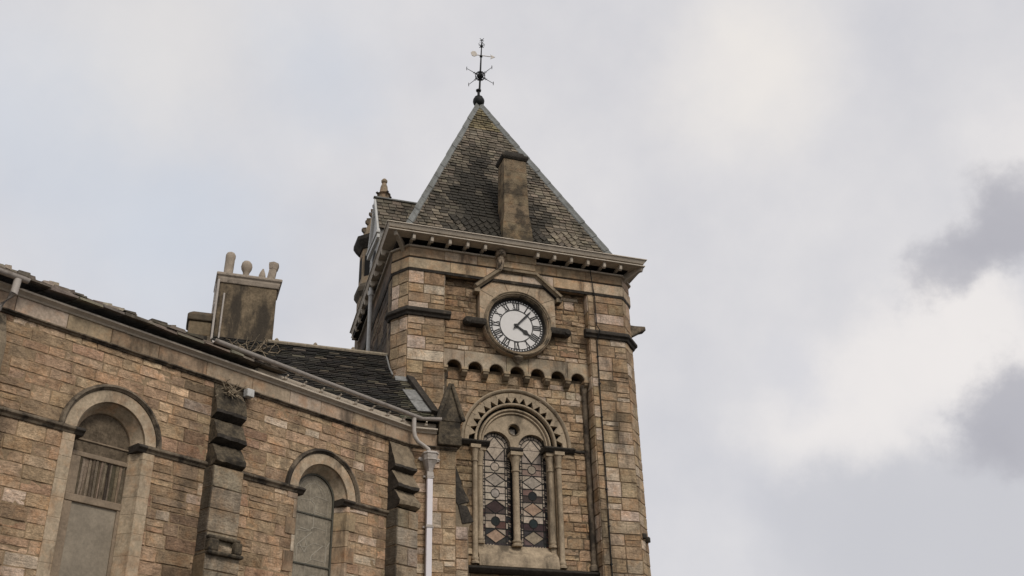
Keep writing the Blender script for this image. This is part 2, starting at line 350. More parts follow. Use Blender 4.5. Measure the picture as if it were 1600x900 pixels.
# arcade facing: big pale ashlars with the arches cut in
g = G()
for k, (a, b) in enumerate(((-1.955, -1.37), (-1.37, -.28), (-.28, .30), (.30, 1.36), (1.36, 1.955))):
    pts = [(a, AZ)]
    for j in range(-3, 4):
        c = j*APX
        for i in range(11):
            x = c-(AR+.0)*math.cos(math.pi*i/10); z = AZ+AR*math.sin(math.pi*i/10)
            if a+.005 < x < b-.005: pts.append((x, z))
            elif i in (0, 10): pass
        if c-AR < a < c+AR: pts[0] = (a, AZ+math.sqrt(AR**2-(a-c)**2)) if pts[0] == (a, AZ) else pts[0]
    endz = AZ
    for j in range(-3, 4):
        if j*APX-AR < b < j*APX+AR: endz = AZ+math.sqrt(AR**2-(b-j*APX)**2)
    pts += [(b-.006, endz), (b-.006, 12.44+rnd.uniform(-.02, .02)), (a+.006, 12.44)]
    pts[0] = (a+.006, pts[0][1])
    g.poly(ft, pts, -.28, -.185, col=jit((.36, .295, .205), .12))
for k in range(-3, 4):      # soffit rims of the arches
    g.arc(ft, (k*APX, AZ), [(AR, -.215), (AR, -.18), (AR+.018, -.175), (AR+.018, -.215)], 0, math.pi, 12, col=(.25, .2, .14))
ac = g.build('corbel_arcade', [M_ASHC], T)
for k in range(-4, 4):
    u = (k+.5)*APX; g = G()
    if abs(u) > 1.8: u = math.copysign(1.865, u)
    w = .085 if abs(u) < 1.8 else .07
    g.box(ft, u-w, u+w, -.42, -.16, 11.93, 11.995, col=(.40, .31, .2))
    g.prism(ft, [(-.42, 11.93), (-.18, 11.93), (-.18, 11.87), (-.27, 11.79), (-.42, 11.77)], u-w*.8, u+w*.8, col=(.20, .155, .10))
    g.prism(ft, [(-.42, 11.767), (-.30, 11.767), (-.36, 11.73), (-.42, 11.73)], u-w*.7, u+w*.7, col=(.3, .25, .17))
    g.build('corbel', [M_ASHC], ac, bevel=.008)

# corner piers and sides
def quoin_pier(g, f, u0, u1, z0, z1, o=0, pal=PAL_Q, chance=.45):
    z = z0; k = 0
    while z < z1-.05:
        h = rnd.uniform(.24, .40)
        if z1-z-h < .2: h = z1-z
        big = rnd.random() < chance
        if big or (u1-u0) < .62:
            cut = u0+(u1-u0)*(rnd.uniform(.38, .62) if (u1-u0) > .5 and rnd.random() < .75 else 1)
            for a, b in ((u0, cut), (cut, u1)):
                if b-a > .05: g.stone(f, a+.005, b-.005, z+.005, z+h-.005, o, pick(pal), .016, .008, .1)
        else:
            side = k % 2; w = (u1-u0)*rnd.uniform(.42, .62)
            qa, qb = ((u0, u0+w) if side else (u1-w, u1)); ra, rb = ((u0+w, u1) if side else (u0, u1-w))
            g.stone(f, qa+.005, qb-.005, z+.005, z+h-.005, o, pick(pal), .018, .009, .1)
            m = rnd.choice((1, 2, 2)); 
            for i in range(m): g.stone(f, ra+.006, rb-.006, z+h*i/m+.006, z+h*(i+1)/m-.006, o, pick(PAL_T), .010, .016, .08, irr=.008)
        z += h; k += 1
ZT = 14.45
for sgn, fc in ((-1, fcl), (1, fcr)):
    g = G()
    a, b = (-2.88, -1.95) if sgn < 0 else (1.95, 2.96)
    xo = XLT if sgn < 0 else XRT; pl = [(sgn*1.95, 0), (a if sgn < 0 else b, 0), (xo, .45), (xo, .9), (sgn*1.95, .9)]
    g.loft([[Vector((x, y, z)) for x, y in pl] for z in (0, ZT)], mi=1)
    if sgn > 0:
        quoin_pier(g, ft, 2.12, b, 0, ZT, 0); quoin_pier(g, ft, a, 2.12, 0, ZT, 0, chance=1)
    else: quoin_pier(g, ft, a, b, 0, ZT, 0, chance=.55)
    quoin_pier(g, fc, 0, .545 if sgn < 0 else .60, 0, ZT, 0, chance=.9)
    # the reveal beside the recessed panel
    fx = (lambda u, o, z: Vector((-1.95+o, u, z))) if sgn < 0 else (lambda u, o, z: Vector((1.95-o, u, z)))
    quoin_pier(g, fx, .0, .44, 7, ZT, 0, chance=1)
    g.build('corner_pier', [M_STONE, M_MORTAR], T)
for f, u0, u1, nm in ((fl, .45, 6.05, 'side_wall'), (fr, .45, 6.05, 'side_wall'), (fb, XLT+.28, XRT, 'back_wall')):
    g = G(); g.box(f, u0+(.0 if nm[0] == 'b' else .5), u1-(.35 if nm[0] == 's' else 0), -.4, 0, 0, 15.15, mi=1)
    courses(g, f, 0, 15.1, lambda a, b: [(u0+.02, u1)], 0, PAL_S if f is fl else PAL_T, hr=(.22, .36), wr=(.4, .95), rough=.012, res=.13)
    g.build(nm, [M_STONE, M_MORTAR], T)
# --- frieze bands round the top ---------------------------------------------
def ring_pts(e, zs, xs=3.28, yb=6.05):
    """octagon-cornered outline of the tower grown outward by e"""
    k = e*.414
    return [(XLT-e+.28, yb+e), (XLT-e, .45-k), (-2.88-k, -e), (2.96+k, -e), (XRT+e, .45-k), (XRT+e, yb+e)]
def band(e, z0, z1, m, name, ein=-.25, label=None, bevel=.012, e2=None):
    g = G(); e2 = e if e2 is None else e2
    for (P, Q) in (((0, 1)), (1, 2), (2, 3), (3, 4), (4, 5), (5, 0)):
        def pt(i, ee, z): x, y = ring_pts(ee, 0)[i]; return Vector((x, y, z))
        length = (pt(P, e, 0)-pt(Q, e, 0)).length; nn = max(1, int(length/.85)); cuts = [0]+sorted((i+rnd.uniform(-.2, .2))/nn for i in range(1, nn))+[1]
        for c0, c1 in zip(cuts[:-1], cuts[1:]):
            def at(t, ee, z): return pt(P, ee, z).lerp(pt(Q, ee, z), t)
            i0, i1 = c0+.003/length, c1-.003/length
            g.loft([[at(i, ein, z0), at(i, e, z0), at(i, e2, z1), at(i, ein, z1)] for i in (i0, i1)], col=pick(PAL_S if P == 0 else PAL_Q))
    return g.build(name, m, T, bevel=bevel)
band(.055, 14.452, 14.74, M_ASHC, 'frieze_band')
band(.015, 14.742, 14.80, M_SOOT_SHADE, 'frieze_groove')
band(.035, 14.802, 15.05, M_ASHC, 'frieze_band')
band(.10, 15.052, 15.10, M_PAINT, 'bed_moulding', bevel=.015)
band(.03, 14.39, 14.45, M_SOOT_SHADE, 'drip_course', ein=.0, e2=.05, bevel=0)
# --- sooted string course round the corner piers ------------------------------
def string_run(g, path, e, z0, z1, closed_ends=True):
    """a moulding with a throat below, run along path = [(x, y, nx, ny)] of plan points with outward normals"""
    prof = [(-.05, z0), (e*.45, z0), (e*.62, z0+(z1-z0)*.28), (e, z0+(z1-z0)*.42), (e, z0+(z1-z0)*.74), (e*.5, z1), (-.05, z1)]
    g.loft([[Vector((x+nx*o, y+ny*o, z)) for o, z in prof] for x, y, nx, ny in path])
t8 = .414
for sgn in (-1, 1):
    g = G()
    xa, xo = (-2.88, XLT) if sgn < 0 else (2.96, XRT)
    string_run(g, [(sgn*1.80, 0, 0, -1), (xa, 0, sgn*t8, -1), (xo, .45, sgn*1, -t8), (xo, .62, sgn, 0)], .14, 13.13, 13.36)
    g.build('string_course', M_SOOT_SHADE, T, bevel=.012)
# --- clock surround ------------------------------------------------------------
CZ = 13.29
g = G()
def half(s):
    inner = [(s*.80*math.sin(math.pi*k/24), CZ-.80*math.cos(math.pi*k/24)) for k in range(25)]
    outer = [(s*.44, 14.62), (s*1.02, 14.14), (s*1.02, CZ+.02)]+[(s*.92*math.cos(a), CZ-.92*math.sin(a)) for a in [math.pi/2*k/12 for k in range(0, 13)]]
    return inner+[(0, 14.62)]+outer[:-1]+[(0, CZ-.92)]
rings = {}
for s in (-1, 1):
    p = half(s); p[0] = (s*.002, p[0][1]); p[24] = (s*.002, p[24][1]); p[25] = (s*.002, 14.62); p[-1] = (s*.002, CZ-.92)
    g.poly(ft, p, -.2, -.01, col=(.43, .335, .23))
for x0, z0, x1, z1 in ((-.27, CZ+.89, -.43, 14.60), (.27, CZ+.89, .43, 14.60), (-.66, CZ+.66, -.98, 14.10), (.66, CZ+.66, .98, 14.10), (-.9, CZ+.3, -1.018, CZ+.34), (.9, CZ+.3, 1.018, CZ+.34)):
    d = Vector((x1-x0, z1-z0)).normalized(); e = Vector((-d.y, d.x))*.006
    g.poly(ft, [(x0-e.x, z0-e.y), (x0+e.x, z0+e.y), (x1+e.x, z1+e.y), (x1-e.x, z1-e.y)], -.05, -.0075, mi=1)
M_JOINT = mat('raked joint', base=(.09, .065, .042), bump=0)
ss = g.build('clock_surround', [M_ASHC, M_JOINT], T)
g = G()     # joints cut between the voussoirs, the ring mouldings
g.arc(ft, (0, CZ), [(.90, -.05), (.90, .03), (.875, .055), (.85, .03), (.83, .03), (.82, -.01), (.82, -.06), (.80, -.06), (.80, -.05)][:8]+[(.84, -.06)], 0, 2*math.pi, 64)
g.arc(ft, (0, CZ), [(.822, -.02), (.80, -.005), (.785, -.03), (.778, -.15), (.82, -.15)], 0, 2*math.pi, 64)
g.build('clock_ring', M_RIM, ss, smooth=True)
g = G()
g.arc(ft, (0, CZ), [(.785, -.12), (.77, -.09), (.752, -.10), (.742, -.14), (.742, -.18), (.785, -.18)], 0, 2*math.pi, 64)
g.build('dial_bezel', M_SOOT_SHADE, ss, smooth=True)
g = G()     # hood
hp = [(-1.10, 14.08), (-.45, 14.64), (.46, 14.64), (1.12, 14.08)]
def hood_prof(i):
    x, z = hp[i]
    dirs = [(Vector((b[0]-a[0], b[1]-a[1]))).normalized() for a, b in zip(hp[:-1], hp[1:])]
    d = (dirs[max(0, i-1)]+dirs[min(i, 2)]).normalized(); nn = Vector((-d.y, d.x)); k = 1/max(.3, nn.dot(Vector((-dirs[min(i, 2)].y, dirs[min(i, 2)].x))))
    return [ft(x+nn.x*h*k, o, z+nn.y*h*k) for h, o in HP]
HP = ((0, -.06), (0, .05), (.045, .10), (.05, .15), (.12, .15), (.15, .06), (.15, -.06))
g.loft([hood_prof(i) for i in range(4)])
for s in (-1, 1):   # kneelers at its feet
    g.poly(ft, [(s*1.10, 14.14), (s*1.19, 14.06), (s*1.18, 14.00), (s*1.04, 14.0), (s*1.03, 14.1)], -.13, .10)
g.build('clock_hood', M_RIM, ss, bevel=.008)
HP = ((-.03, -.06), (-.03, .02), (-.002, .06), (-.002, -.06)); g = G(); g.loft([hood_prof(i) for i in range(4)]); g.build('hood_shade_strip', M_HOLLOW_SHADE, ss)  # dark strip stands in for the shade beneath the hood
HP = ((.151, -.06), (.151, .075), (.165, .06), (.165, -.06)); g = G(); g.loft([hood_prof(i) for i in range(4)]); g.build('hood_weathering', M_GRIME, ss)
g = G()     # pier between hood and cornice
g.box(ft, -.47, .50, -.05, .15, 14.98, 15.20, col=(.36, .28, .18)); g.box(ft, -.44, .47, -.05, .135, 14.79, 14.976, col=(.39, .305, .2))
g.build('hood_pier', M_ASHC, ss, bevel=.02)
for s in (-1, 1):   # label stubs with scrolled stops
    g = G(); g.prism(ft, [(-.2, 13.12), (.03, 13.12), (.06, 13.19), (.06, 13.27), (-.0, 13.31), (-.2, 13.33)], min(s*.86, s*1.32), max(s*.86, s*1.32))
    c = ft(s*1.33, -.04, 13.2); g.tube([c+Vector((0, .1, 0)), c+Vector((0, -.04, 0)), c+Vector((0, -.11, 0))], [.115, .115, .075], 12)
    g.build('label_stop', M_SOOT_SHADE, ss, bevel=.012)
g = G()     # carved mask at the left of the pier
c = Vector((-.50, -.10, 15.0)); ringsm = []
for w, d, z, nose in ((.02, .06, -.44, 0), (.06, .10, -.38, 0), (.085, .14, -.30, .01), (.10, .17, -.24, -.02), (.105, .19, -.20, .06), (.11, .19, -.14, .045), (.12, .20, -.09, .02), (.12, .23, -.05, .0), (.105, .20, 0, .0), (.09, .17, .03, 0), (.14, .24, .05, 0), (.15, .28, .09, 0), (.15, .30, .19, 0)):
    ringsm.append([c+Vector((x*w*.82, y, z*.85+.02+rnd.uniform(-.008, .008))) for x, y in ((-1, .12), (-1, -d*.45), (-.65, -d*.7), (-.2, -d*.8), (0, -d*.8-nose), (.2, -d*.8), (.65, -d*.7), (1, -d*.45), (1, .12))])
g.loft(ringsm)
g.build('carved_mask', mat('pale carved stone', base=(.38, .30, .215), var=.4, vscale=12, bump=.8, stain=SOOT, stain_scale=7, stain_lo=.48, stain_hi=.6), T, bevel=.008)
g = G()     # stained corbel under the dial
g.lathe((0, .11, 12.22), [(.02, -.02), (.05, .02), (.08, .06), (.13, .10), (.15, .13), (.14, .16)], 14); 
g.build('dial_corbel', M_GRIME, ss, smooth=True)
# --- the clock -----------------------------------------------------------------
g = G(); n = 64; DO = -.165
g.loft([[ft(.75*math.cos(2*math.pi*k/n), o, CZ+.75*math.sin(2*math.pi*k/n)) for k in range(n)] for o in (-.22, DO)])
clock = lab(g.build('clock_face', M_DIAL, T), 'white clock dial with black roman numerals reading about seven past four')
g = G()
def flat_ring(r0, r1, o): g.arc(ft, (0, CZ), [(r0, o-.004), (r0, o), (r1, o), (r1, o-.004)], 0, 2*math.pi, 72)
flat_ring(.432, .456, DO+.008); flat_ring(.652, .670, DO+.008); flat_ring(.708, .75, DO+.008)
for k in range(60):
    a = 2*math.pi*k/60; d = Vector((math.cos(a), math.sin(a))); tt = Vector((-d.y, d.x))
    # bars between the round minute openings
    q = [(d*.664+tt*.013), (d*.664-tt*.013), (d*.72-tt*.019), (d*.72+tt*.019)]
    g.poly(ft, [(p.x, CZ+p.y) for p in q], DO+.002, DO+.0075)
g.build('minute_track', M_BLACK, clock)
ROM = ['XII', 'I', 'II', 'III', 'IIII', 'V', 'VI', 'VII', 'VIII', 'IX', 'X', 'XI']
def stroke(o, d, tt, x0, y0, x1, y1, w):
    a = d*y0+tt*x0; b = d*y1+tt*x1; e = tt*(w/2)
    g.poly(ft, [((a-e).x, CZ+(a-e).y), ((a+e).x, CZ+(a+e).y), ((b+e).x, CZ+(b+e).y), ((b-e).x, CZ+(b-e).y)], o, o+.004)
for k, s in enumerate(ROM):
    a = math.pi/2-2*math.pi*k/12; d = Vector((math.cos(a), math.sin(a))); tt = Vector((math.sin(a), -math.cos(a)))
    g = G(); ws = {'I': .05, 'V': .10, 'X': .105}; tot = sum(ws[c] for c in s); x = -tot/2
    y0, y1 = .468, .642
    for c in s:
        w = ws[c]; m = x+w/2
        if c == 'I': stroke(DO+.002, d, tt, m, y0, m, y1, .034); ser = [(m, .046)]
        elif c == 'V': stroke(DO+.0025, d, tt, m-.035, y1, m, y0, .032); stroke(DO+.002, d, tt, m+.035, y1, m, y0, .014); ser = []
        else: stroke(DO+.0025, d, tt, m-.036, y1, m+.036, y0, .032); stroke(DO+.002, d, tt, m+.036, y1, m-.036, y0, .014); ser = []
        for mm, sw in ser:
            for yy in (y0, y1): stroke(DO+.003, d, tt, mm, yy-.006, mm, yy+.006, sw)
        x += w
    for yy in (y0, y1):
        if s not in 'I' : stroke(DO+.0035, d, tt, 0, yy-.006, 0, yy+.006, tot*.98 if yy == y1 else tot*.75)
    g.build('numeral', M_BLACK, clock)
def hand(name, minutes, outline, o):
    g = G(); a = math.pi/2-2*math.pi*minutes/60; d = Vector((math.cos(a), math.sin(a))); tt = Vector((math.sin(a), -math.cos(a)))
    P = [(d*y+tt*x) for x, y in outline]+[(d*y-tt*x) for x, y in reversed(outline) if x > 0]
    g.poly(ft, [(p.x, CZ+p.y) for p in P], o, o+.012); g.build(name, M_BLACK, clock)
hand('minute_hand', 7, [(0, -.12), (.02, -.1), (.02, .05), (.022, .2), (.026, .45), (.012, .56), (0, .62)], DO+.035)
hand('hour_hand', 20.6, [(0, -.08), (.022, -.06), (.024, .12), (.026, .22), (.06, .27), (.055, .31), (.02, .36), (.014, .42), (0, .46)], DO+.018)
g = G(); g.loft([[ft(.045*math.cos(2*math.pi*k/16), o, CZ+.045*math.sin(2*math.pi*k/16)) for k in range(16)] for o in (DO+.001, DO+.055)]); g.build('hand_boss', M_BLACK, clock, bevel=.006)

# --- the great window -----------------------------------------------------------
win = None
g = G()
g.arc(ft, (0, WIN_Z), [(1.42, -.5), (1.42, -.335), (1.395, -.315), (1.36, -.33), (1.34, -.36), (1.34, -.5)], 0, math.pi, 48)
win = lab(g.build('arched_window', M_ASH, T, smooth=True), 'round arched twin light window with carved tooth ring')
g = G(); g.arc(ft, (0, WIN_Z), [(1.338, -.5), (1.338, -.40), (1.322, -.40), (1.322, -.5)], 0, math.pi, 48); g.build('arch_groove', M_HOLLOW_SHADE, win)
g = G(); g.arc(ft, (0, WIN_Z), [(1.32, -.5), (1.32, -.375), (1.21, -.375), (1.21, -.5)], 0, math.pi, 48)
NT = 17; da = math.pi/NT
for k in range(NT+1):       # inverted pale teeth; the dark triangles are the hollows between them
    a = da*k
    lo, hi = max(0, a-da*.46), min(math.pi, a+da*.46)
    P = [(1.209*math.cos(lo), WIN_Z+1.209*math.sin(lo)), (1.05*math.cos(a), WIN_Z+1.05*math.sin(a)), (1.209*math.cos(hi), WIN_Z+1.209*math.sin(hi)), (1.212*math.cos(a), WIN_Z+1.212*math.sin(a))]
    if 0 < k < NT: g.poly(ft, [P[0], P[1], P[2], P[3]], -.5, -.378)
for k in range(1, 11):
    a = math.pi*k/11+rnd.uniform(-.03, .03); d = Vector((math.cos(a), math.sin(a))); e = Vector((-d.y, d.x))*.005
    q1, q2_ = d*1.225, d*1.318; g.poly(ft, [((q1-e).x, WIN_Z+(q1-e).y), ((q1+e).x, WIN_Z+(q1+e).y), ((q2_+e).x, WIN_Z+(q2_+e).y), ((q2_-e).x, WIN_Z+(q2_-e).y)], -.40, -.373, mi=1)
g.build('tooth_ring', [M_ASH, M_JOINT], win)
g = G(); g.arc(ft, (0, WIN_Z), [(1.21, -.56), (1.21, -.5), (1.0, -.5), (1.0, -.56)], 0, math.pi, 48); g.build('tooth_backing', M_HOLLOW_SHADE, win)
g = G(); g.arc(ft, (0, WIN_Z), [(1.062, -.55), (1.062, -.39), (1.045, -.375), (1.02, -.375), (1.0, -.395), (1.0, -.55)], 0, math.pi, 48)
g.arc(ft, (0, WIN_Z), [(.945, -.6), (.94, -.47), (.92, -.445), (.895, -.445), (.875, -.47), (.87, -.6)], 0, math.pi, 48)
g.arc(ft, (0, WIN_Z), [(.865, -.6), (.86, -.50), (.84, -.48), (.82, -.48), (.80, -.51), (.795, -.6)], 0, math.pi, 48)
g.build('arch_rolls', M_ASH, win, smooth=True)
g = G(); g.arc(ft, (0, WIN_Z), [(1.0, -.6), (1.0, -.56), (.78, -.56), (.78, -.6)], 0, math.pi, 48); g.build('arch_backing', M_HOLLOW_SHADE, win)
# tympanum: plate with two arched lights and a round eye, cut as strips
LX, LW, LZ = .475, .375, 10.16
EYE = (0, 10.62, .135)
g = G(); nx = 96; X0 = .80
def tymp(x):
    top = WIN_Z+math.sqrt(max(0, X0*X0-x*x))
    bot = LZ-.14
    for c in (-LX, LX):
        if abs(x-c) < LW: bot = LZ+math.sqrt(LW*LW-(x-c)**2)
    segs = [(bot, top)]
    if abs(x) < EYE[2]:
        h = math.sqrt(EYE[2]**2-x*x); segs = [(bot, EYE[1]-h), (EYE[1]+h, top)]
    return segs
xs = sorted(set([-X0+2*X0*k/nx for k in range(nx+1)]+[s*(LX+t*LW*.9995) for s in (-1, 1) for t in (-1, 1)]+[EYE[2]*t*.999 for t in (-1, 1)]))
for a, b in zip(xs[:-1], xs[1:]):
    A, B = tymp(a), tymp(b); M_ = tymp((a+b)/2)
    if len(M_) == 2:
        if len(A) < 2: A = [(A[0][0], EYE[1]), (EYE[1], A[0][1])]
        if len(B) < 2: B = [(B[0][0], EYE[1]), (EYE[1], B[0][1])]
    else: A, B = [(A[0][0], A[-1][1])], [(B[0][0], B[-1][1])]
    # a light's jamb line falls between the strips: use the strip's own side of it
    mid = M_[0][0]
    if mid < LZ: A[0] = (LZ-.14, A[0][1]); B[0] = (LZ-.14, B[0][1])
    else:
        if A[0][0] < LZ-.05: A[0] = (LZ, A[0][1])
        if B[0][0] < LZ-.05: B[0] = (LZ, B[0][1])
    for (a0, a1), (b0, b1) in zip(A, B):
        vs = [ft(u, o, z) for o in (-.53, -.70) for u, z in ((a, a0), (b, b0), (b, b1), (a, a1))]
        g.add(vs, [(0, 1, 2, 3), (7, 6, 5, 4), (0, 4, 5, 1), (3, 2, 6, 7)])
g.build('tympanum', M_ASH, win)
g = G()
for k in range(2): g.arc(ft, (0, EYE[1]), [(.165, -.54), (.16, -.515), (.14, -.515), (.132, -.56)], 0, 2*math.pi, 28)
g.build('eye_ring', M_ASH, win, smooth=True)
g = G(); g.box(ft, -.2, .2, -.72, -.705, EYE[1]-.2, EYE[1]+.2, col=(.03, .028, .025)); g.poly(ft, [(-.075, EYE[1]-.085), (.07, EYE[1]-.075), (.065, EYE[1]+.06), (-.07, EYE[1]+.05)], -.70, -.69, col=(.42, .38, .32)); g.poly(ft, [(-.05, EYE[1]-.06), (.045, EYE[1]-.052), (.04, EYE[1]+.035), (-.045, EYE[1]+.028)], -.69, -.684, col=(.3, .27, .23)); g.build('eye_glass', M_GLASSC, win)
# imposts and capitals
for s in (-1, 1):
    g = G(); a, b = sorted((s*.70, s*1.50))
    g.prism(ft, [(-.62, 10.06), (-.33, 10.06), (-.29, 10.10), (-.25, 10.14), (-.25, 10.17), (-.31, 10.198), (-.62, 10.198)], a, b)
    a, b = sorted((s*1.50, s*1.94)); g.prism(ft, [(-.46, 10.08), (-.40, 10.08), (-.35, 10.12), (-.35, 10.16), (-.40, 10.19), (-.46, 10.19)], a, b)
    g.build('impost', M_SOOT_SHADE, win, bevel=.006)
g = G(); g.prism(ft, [(-.66, 10.0), (-.40, 10.0), (-.36, 10.05), (-.36, 10.09), (-.42, 10.13), (-.66, 10.13)], -.17, .17); g.build('impost', M_SOOT_SHADE, win, bevel=.006)
def column(x, y, z0, z1, r, capz, soot=False):
    g = G(); c = (x, y, 0)
    g.lathe(c, [(r*1.55, z0), (r*1.55, z0+.05), (r*1.15, z0+.07), (r*1.4, z0+.11), (r*1.3, z0+.14), (r, z0+.17), (r*.97, (z0+z1)/2), (r*.95, z1-.03), (r*1.25, z1-.02), (r*1.25, z1+.02), (r, z1+.03)], 16)
    g.lathe(c, [(r*1.0, z1+.03), (r*1.05, z1+.12), (r*1.3, z1+.22), (r*1.75, capz-.09)], 16)
    w = r*1.9; g.box(lambda u, o, z: Vector((x+u, y+o, z)), -w, w, -w, w, capz-.088, capz-.002)
    return lab(g.build('column', M_SOOT_SHADE if soot else M_ASH, win, smooth=True), 'sooted shaft in the shadowed reveal') if soot else g.build('column', M_ASH, win, smooth=True)
column(-1.07, .36, 7.24, 9.68, .066, 10.06); column(1.07, .36, 7.24, 9.68, .066, 10.06)
column(-.895, .50, 7.74, 9.62, .066, 10.06); column(.895, .50, 7.74, 9.62, .066, 10.06)
column(0, .50, 7.72, 9.55, .083, 10.0)
for s in (-1, 1):
    g = G(); g.lathe((s*1.85, .34, 0), [(.11, 7.2), (.11, 7.32), (.07, 7.36), (.07, 11.7), (.1, 11.75), (.1, 11.9)], 14); g.build('nook_shaft', M_GRIME, T, smooth=True)
# jambs, sill and the string under it
for s in (-1, 1):
    g = G(); a, b = sorted((s*.845, s*.985)); g.box(ft, a, b, -.72, -.47, 7.3, 10.06)
    g.build('window_jamb', M_ASH, win)
g = G(); g.prism(ft, [(-.84, 7.2), (-.30, 7.2), (-.30, 7.27), (-.34, 7.46), (-.36, 7.48), (-.60, 7.76), (-.84, 7.76)], -.98, .98); g.build('window_sill', M_ASH, win, bevel=.01)
g = G(); g.prism(ft, [(-.5, 7.03), (-.30, 7.03), (-.24, 7.08), (-.20, 7.12), (-.20, 7.16), (-.33, 7.198), (-.5, 7.198)], -1.95, 1.95); g.build('sill_string', M_SOOT_SHADE, T, bevel=.008)
# stained glass: coloured panes and black leads
def stained(cx, seed, scheme):
    rr = random.Random(seed); g = G(); l = G(); y0, zt = 7.72, LZ
    pale = [(.42, .345, .265), (.37, .30, .23), (.45, .375, .295), (.34, .28, .215)]
    dk = [(.04, .035, .035), (.06, .035, .035), (.09, .05, .045), (.03, .035, .035)]
    def P(a, b, c=None, col=None): pass
    w = LW+.01; bw = .075; sw = .055        # outer speckled strip, inner strip
    def pane(pts, col):
        n_ = len(pts); tx, tz = rr.uniform(-.05, .05), rr.uniform(-.05, .05); mx_, mz_ = sum(p[0] for p in pts)/n_, sum(p[1] for p in pts)/n_
        g.loft([[ft(cx+x, -.657, z) for x, z in pts], [ft(cx+x, -.650+max(-.005, min(.005, (x-mx_)*tx+(z-mz_)*tz)), z) for x, z in pts]], col=col)
    def lead(x0, z0, x1, z1, r=.0085):
        d = Vector((x1-x0, z1-z0)); d.normalize(); e = Vector((-d.y, d.x))*r
        l.poly(ft, [(cx+x0-e.x, z0-e.y), (cx+x0+e.x, z0+e.y), (cx+x1+e.x, z1+e.y), (cx+x1-e.x, z1-e.y)], -.662, -.640)
    iw = w-bw-sw
    # base sheet so that no gap shows, in small dark pieces
    # border strips with slanted pieces
    for sx in (-1, 1):
        z = y0
        while z < zt+.02:
            h = rr.uniform(.045, .07); c = rr.choice(pale[:2]+dk[:1]+[(.25, .2, .17)]) if z > 8.7 else rr.choice(dk+pale[:2]+[(.16, .06, .045)])
            xa, xb = sx*w, sx*(w-bw); pane([(xa, z), (xb, z+sx*0.03), (xb, z+h+sx*.03), (xa, z+h)], c); lead(xa, z, xb, z+sx*.03, .007); z += h
        z = y0
        while z < zt:
            h = rr.uniform(.12, .2); c = rr.choice(pale) if z > 8.75 else rr.choice(dk+pale)
            xa, xb = sx*(w-bw), sx*iw; h = min(h, zt+.05-z); pane([(xa, z), (xb, z), (xb, z+h), (xa, z+h)], c); lead(xa, z, xb, z); z += h
        lead(sx*(w-bw), y0, sx*(w-bw), zt); lead(sx*iw, y0, sx*iw, zt)
    # main field: alternating lozenge and roundel stages
    st = scheme; z = y0+.10
    g.poly(ft, [(cx-w, y0+.1), (cx+w, y0+.1), (cx+w, zt), (cx-w, zt)], -.67, -.66, col=(.34, .28, .23))
    pane([(-w, y0-.05), (w, y0-.05), (w, y0+.1), (-w, y0+.1)], (.05, .04, .04))
    for k in range(11): pane([(-w+.07*k, y0+.0), (-w+.07*k+.03, y0+.0), (-w+.07*k+.07, y0+.07), (-w+.07*k+.04, y0+.07)], rr.choice(pale)) if -w+.07*k+.07 < w else None
    for kind, h, c_main, c_side in st:
        z1 = z+h; m = (z+z1)/2
        if kind == 'L':
            pane([(0, z), (iw, m), (0, z1), (-iw, m)], c_main)
            for sx in (-1, 1):
                for zz in (z, z1): pane([(0, zz), (sx*iw, zz), (sx*iw, m)], jit(rr.choice(c_side), .12))
                lead(0, z, sx*iw, m); lead(0, z1, sx*iw, m)
                lead(sx*iw, m, sx*w, m)
        else:
            q = 16; rad = min(.105, h*.40)
            g.poly(ft, [(cx+rad*math.cos(2*math.pi*i/q), m+rad*math.sin(2*math.pi*i/q)) for i in range(q)], -.652, -.645, col=c_main)
            l.arc(ft, (cx, m), [(rad-.008, -.66), (rad-.008, -.640), (rad+.009, -.640), (rad+.009, -.66)], 0, 2*math.pi, 20)
            for sx in (-1, 1):
                pane([(0, z), (sx*iw, z), (sx*iw, m), (0, m)], jit(rr.choice(c_side), .12)); pane([(0, m), (sx*iw, m), (sx*iw, z1), (0, z1)], jit(rr.choice(c_side), .12))
                lead(sx*rad, m, sx*w, m)
            lead(0, z, 0, m-rad); lead(0, z1, 0, m+rad)
        lead(-w, z1, w, z1, .0105); z = z1
    # head of the light: lozenge already ends at the springing; fan border above
    q = 14
    for i in range(q):
        a0, a1 = math.pi*i/q, math.pi*(i+1)/q
        for r0, r1 in ((.0, w-bw-sw*.6), (w-bw-sw*.6, w-.03), (w-.03, w+.01)):
            c = rr.choice(pale[:3]) if r1 < w else rr.choice(pale[2:]+dk[:1])
            pts = [(r0*math.cos(a0), zt+r0*math.sin(a0)), (r1*math.cos(a0), zt+r1*math.sin(a0)), (r1*math.cos(a1), zt+r1*math.sin(a1)), (r0*math.cos(a1), zt+r0*math.sin(a1))]
            if r0 == 0: pts = pts[1:]; pts[0:0] = [(0, zt)]; pts = pts[:3] if len(pts) > 3 else pts
            pane(pts, c if r0 else pale[0])
        if i % 2 == 0 and i: lead((w-bw-.03)*math.cos(a0), zt+(w-bw-.03)*math.sin(a0), w*math.cos(a0), zt+w*math.sin(a0))
    for rad in (w-bw-sw*.6, w-.035): l.arc(ft, (cx, zt), [(rad-.008, -.66), (rad-.008, -.640), (rad+.008, -.640), (rad+.008, -.66)], 0, math.pi, 28)
    lead(-iw, zt-.02, 0, zt+iw+.02); lead(iw, zt-.02, 0, zt+iw+.02); lead(-iw, zt-.02, 0, zt-.33); lead(iw, zt-.02, 0, zt-.33); pane([(-iw, zt-.02), (0, zt-.33), (iw, zt-.02)], pale[0])
    lead(0, zt+iw+.02, 0, zt+w)
    go_ = g.build('stained_glass', M_GLASSC, win); l.build('window_lead', M_LEADLINE, win)
    return go_
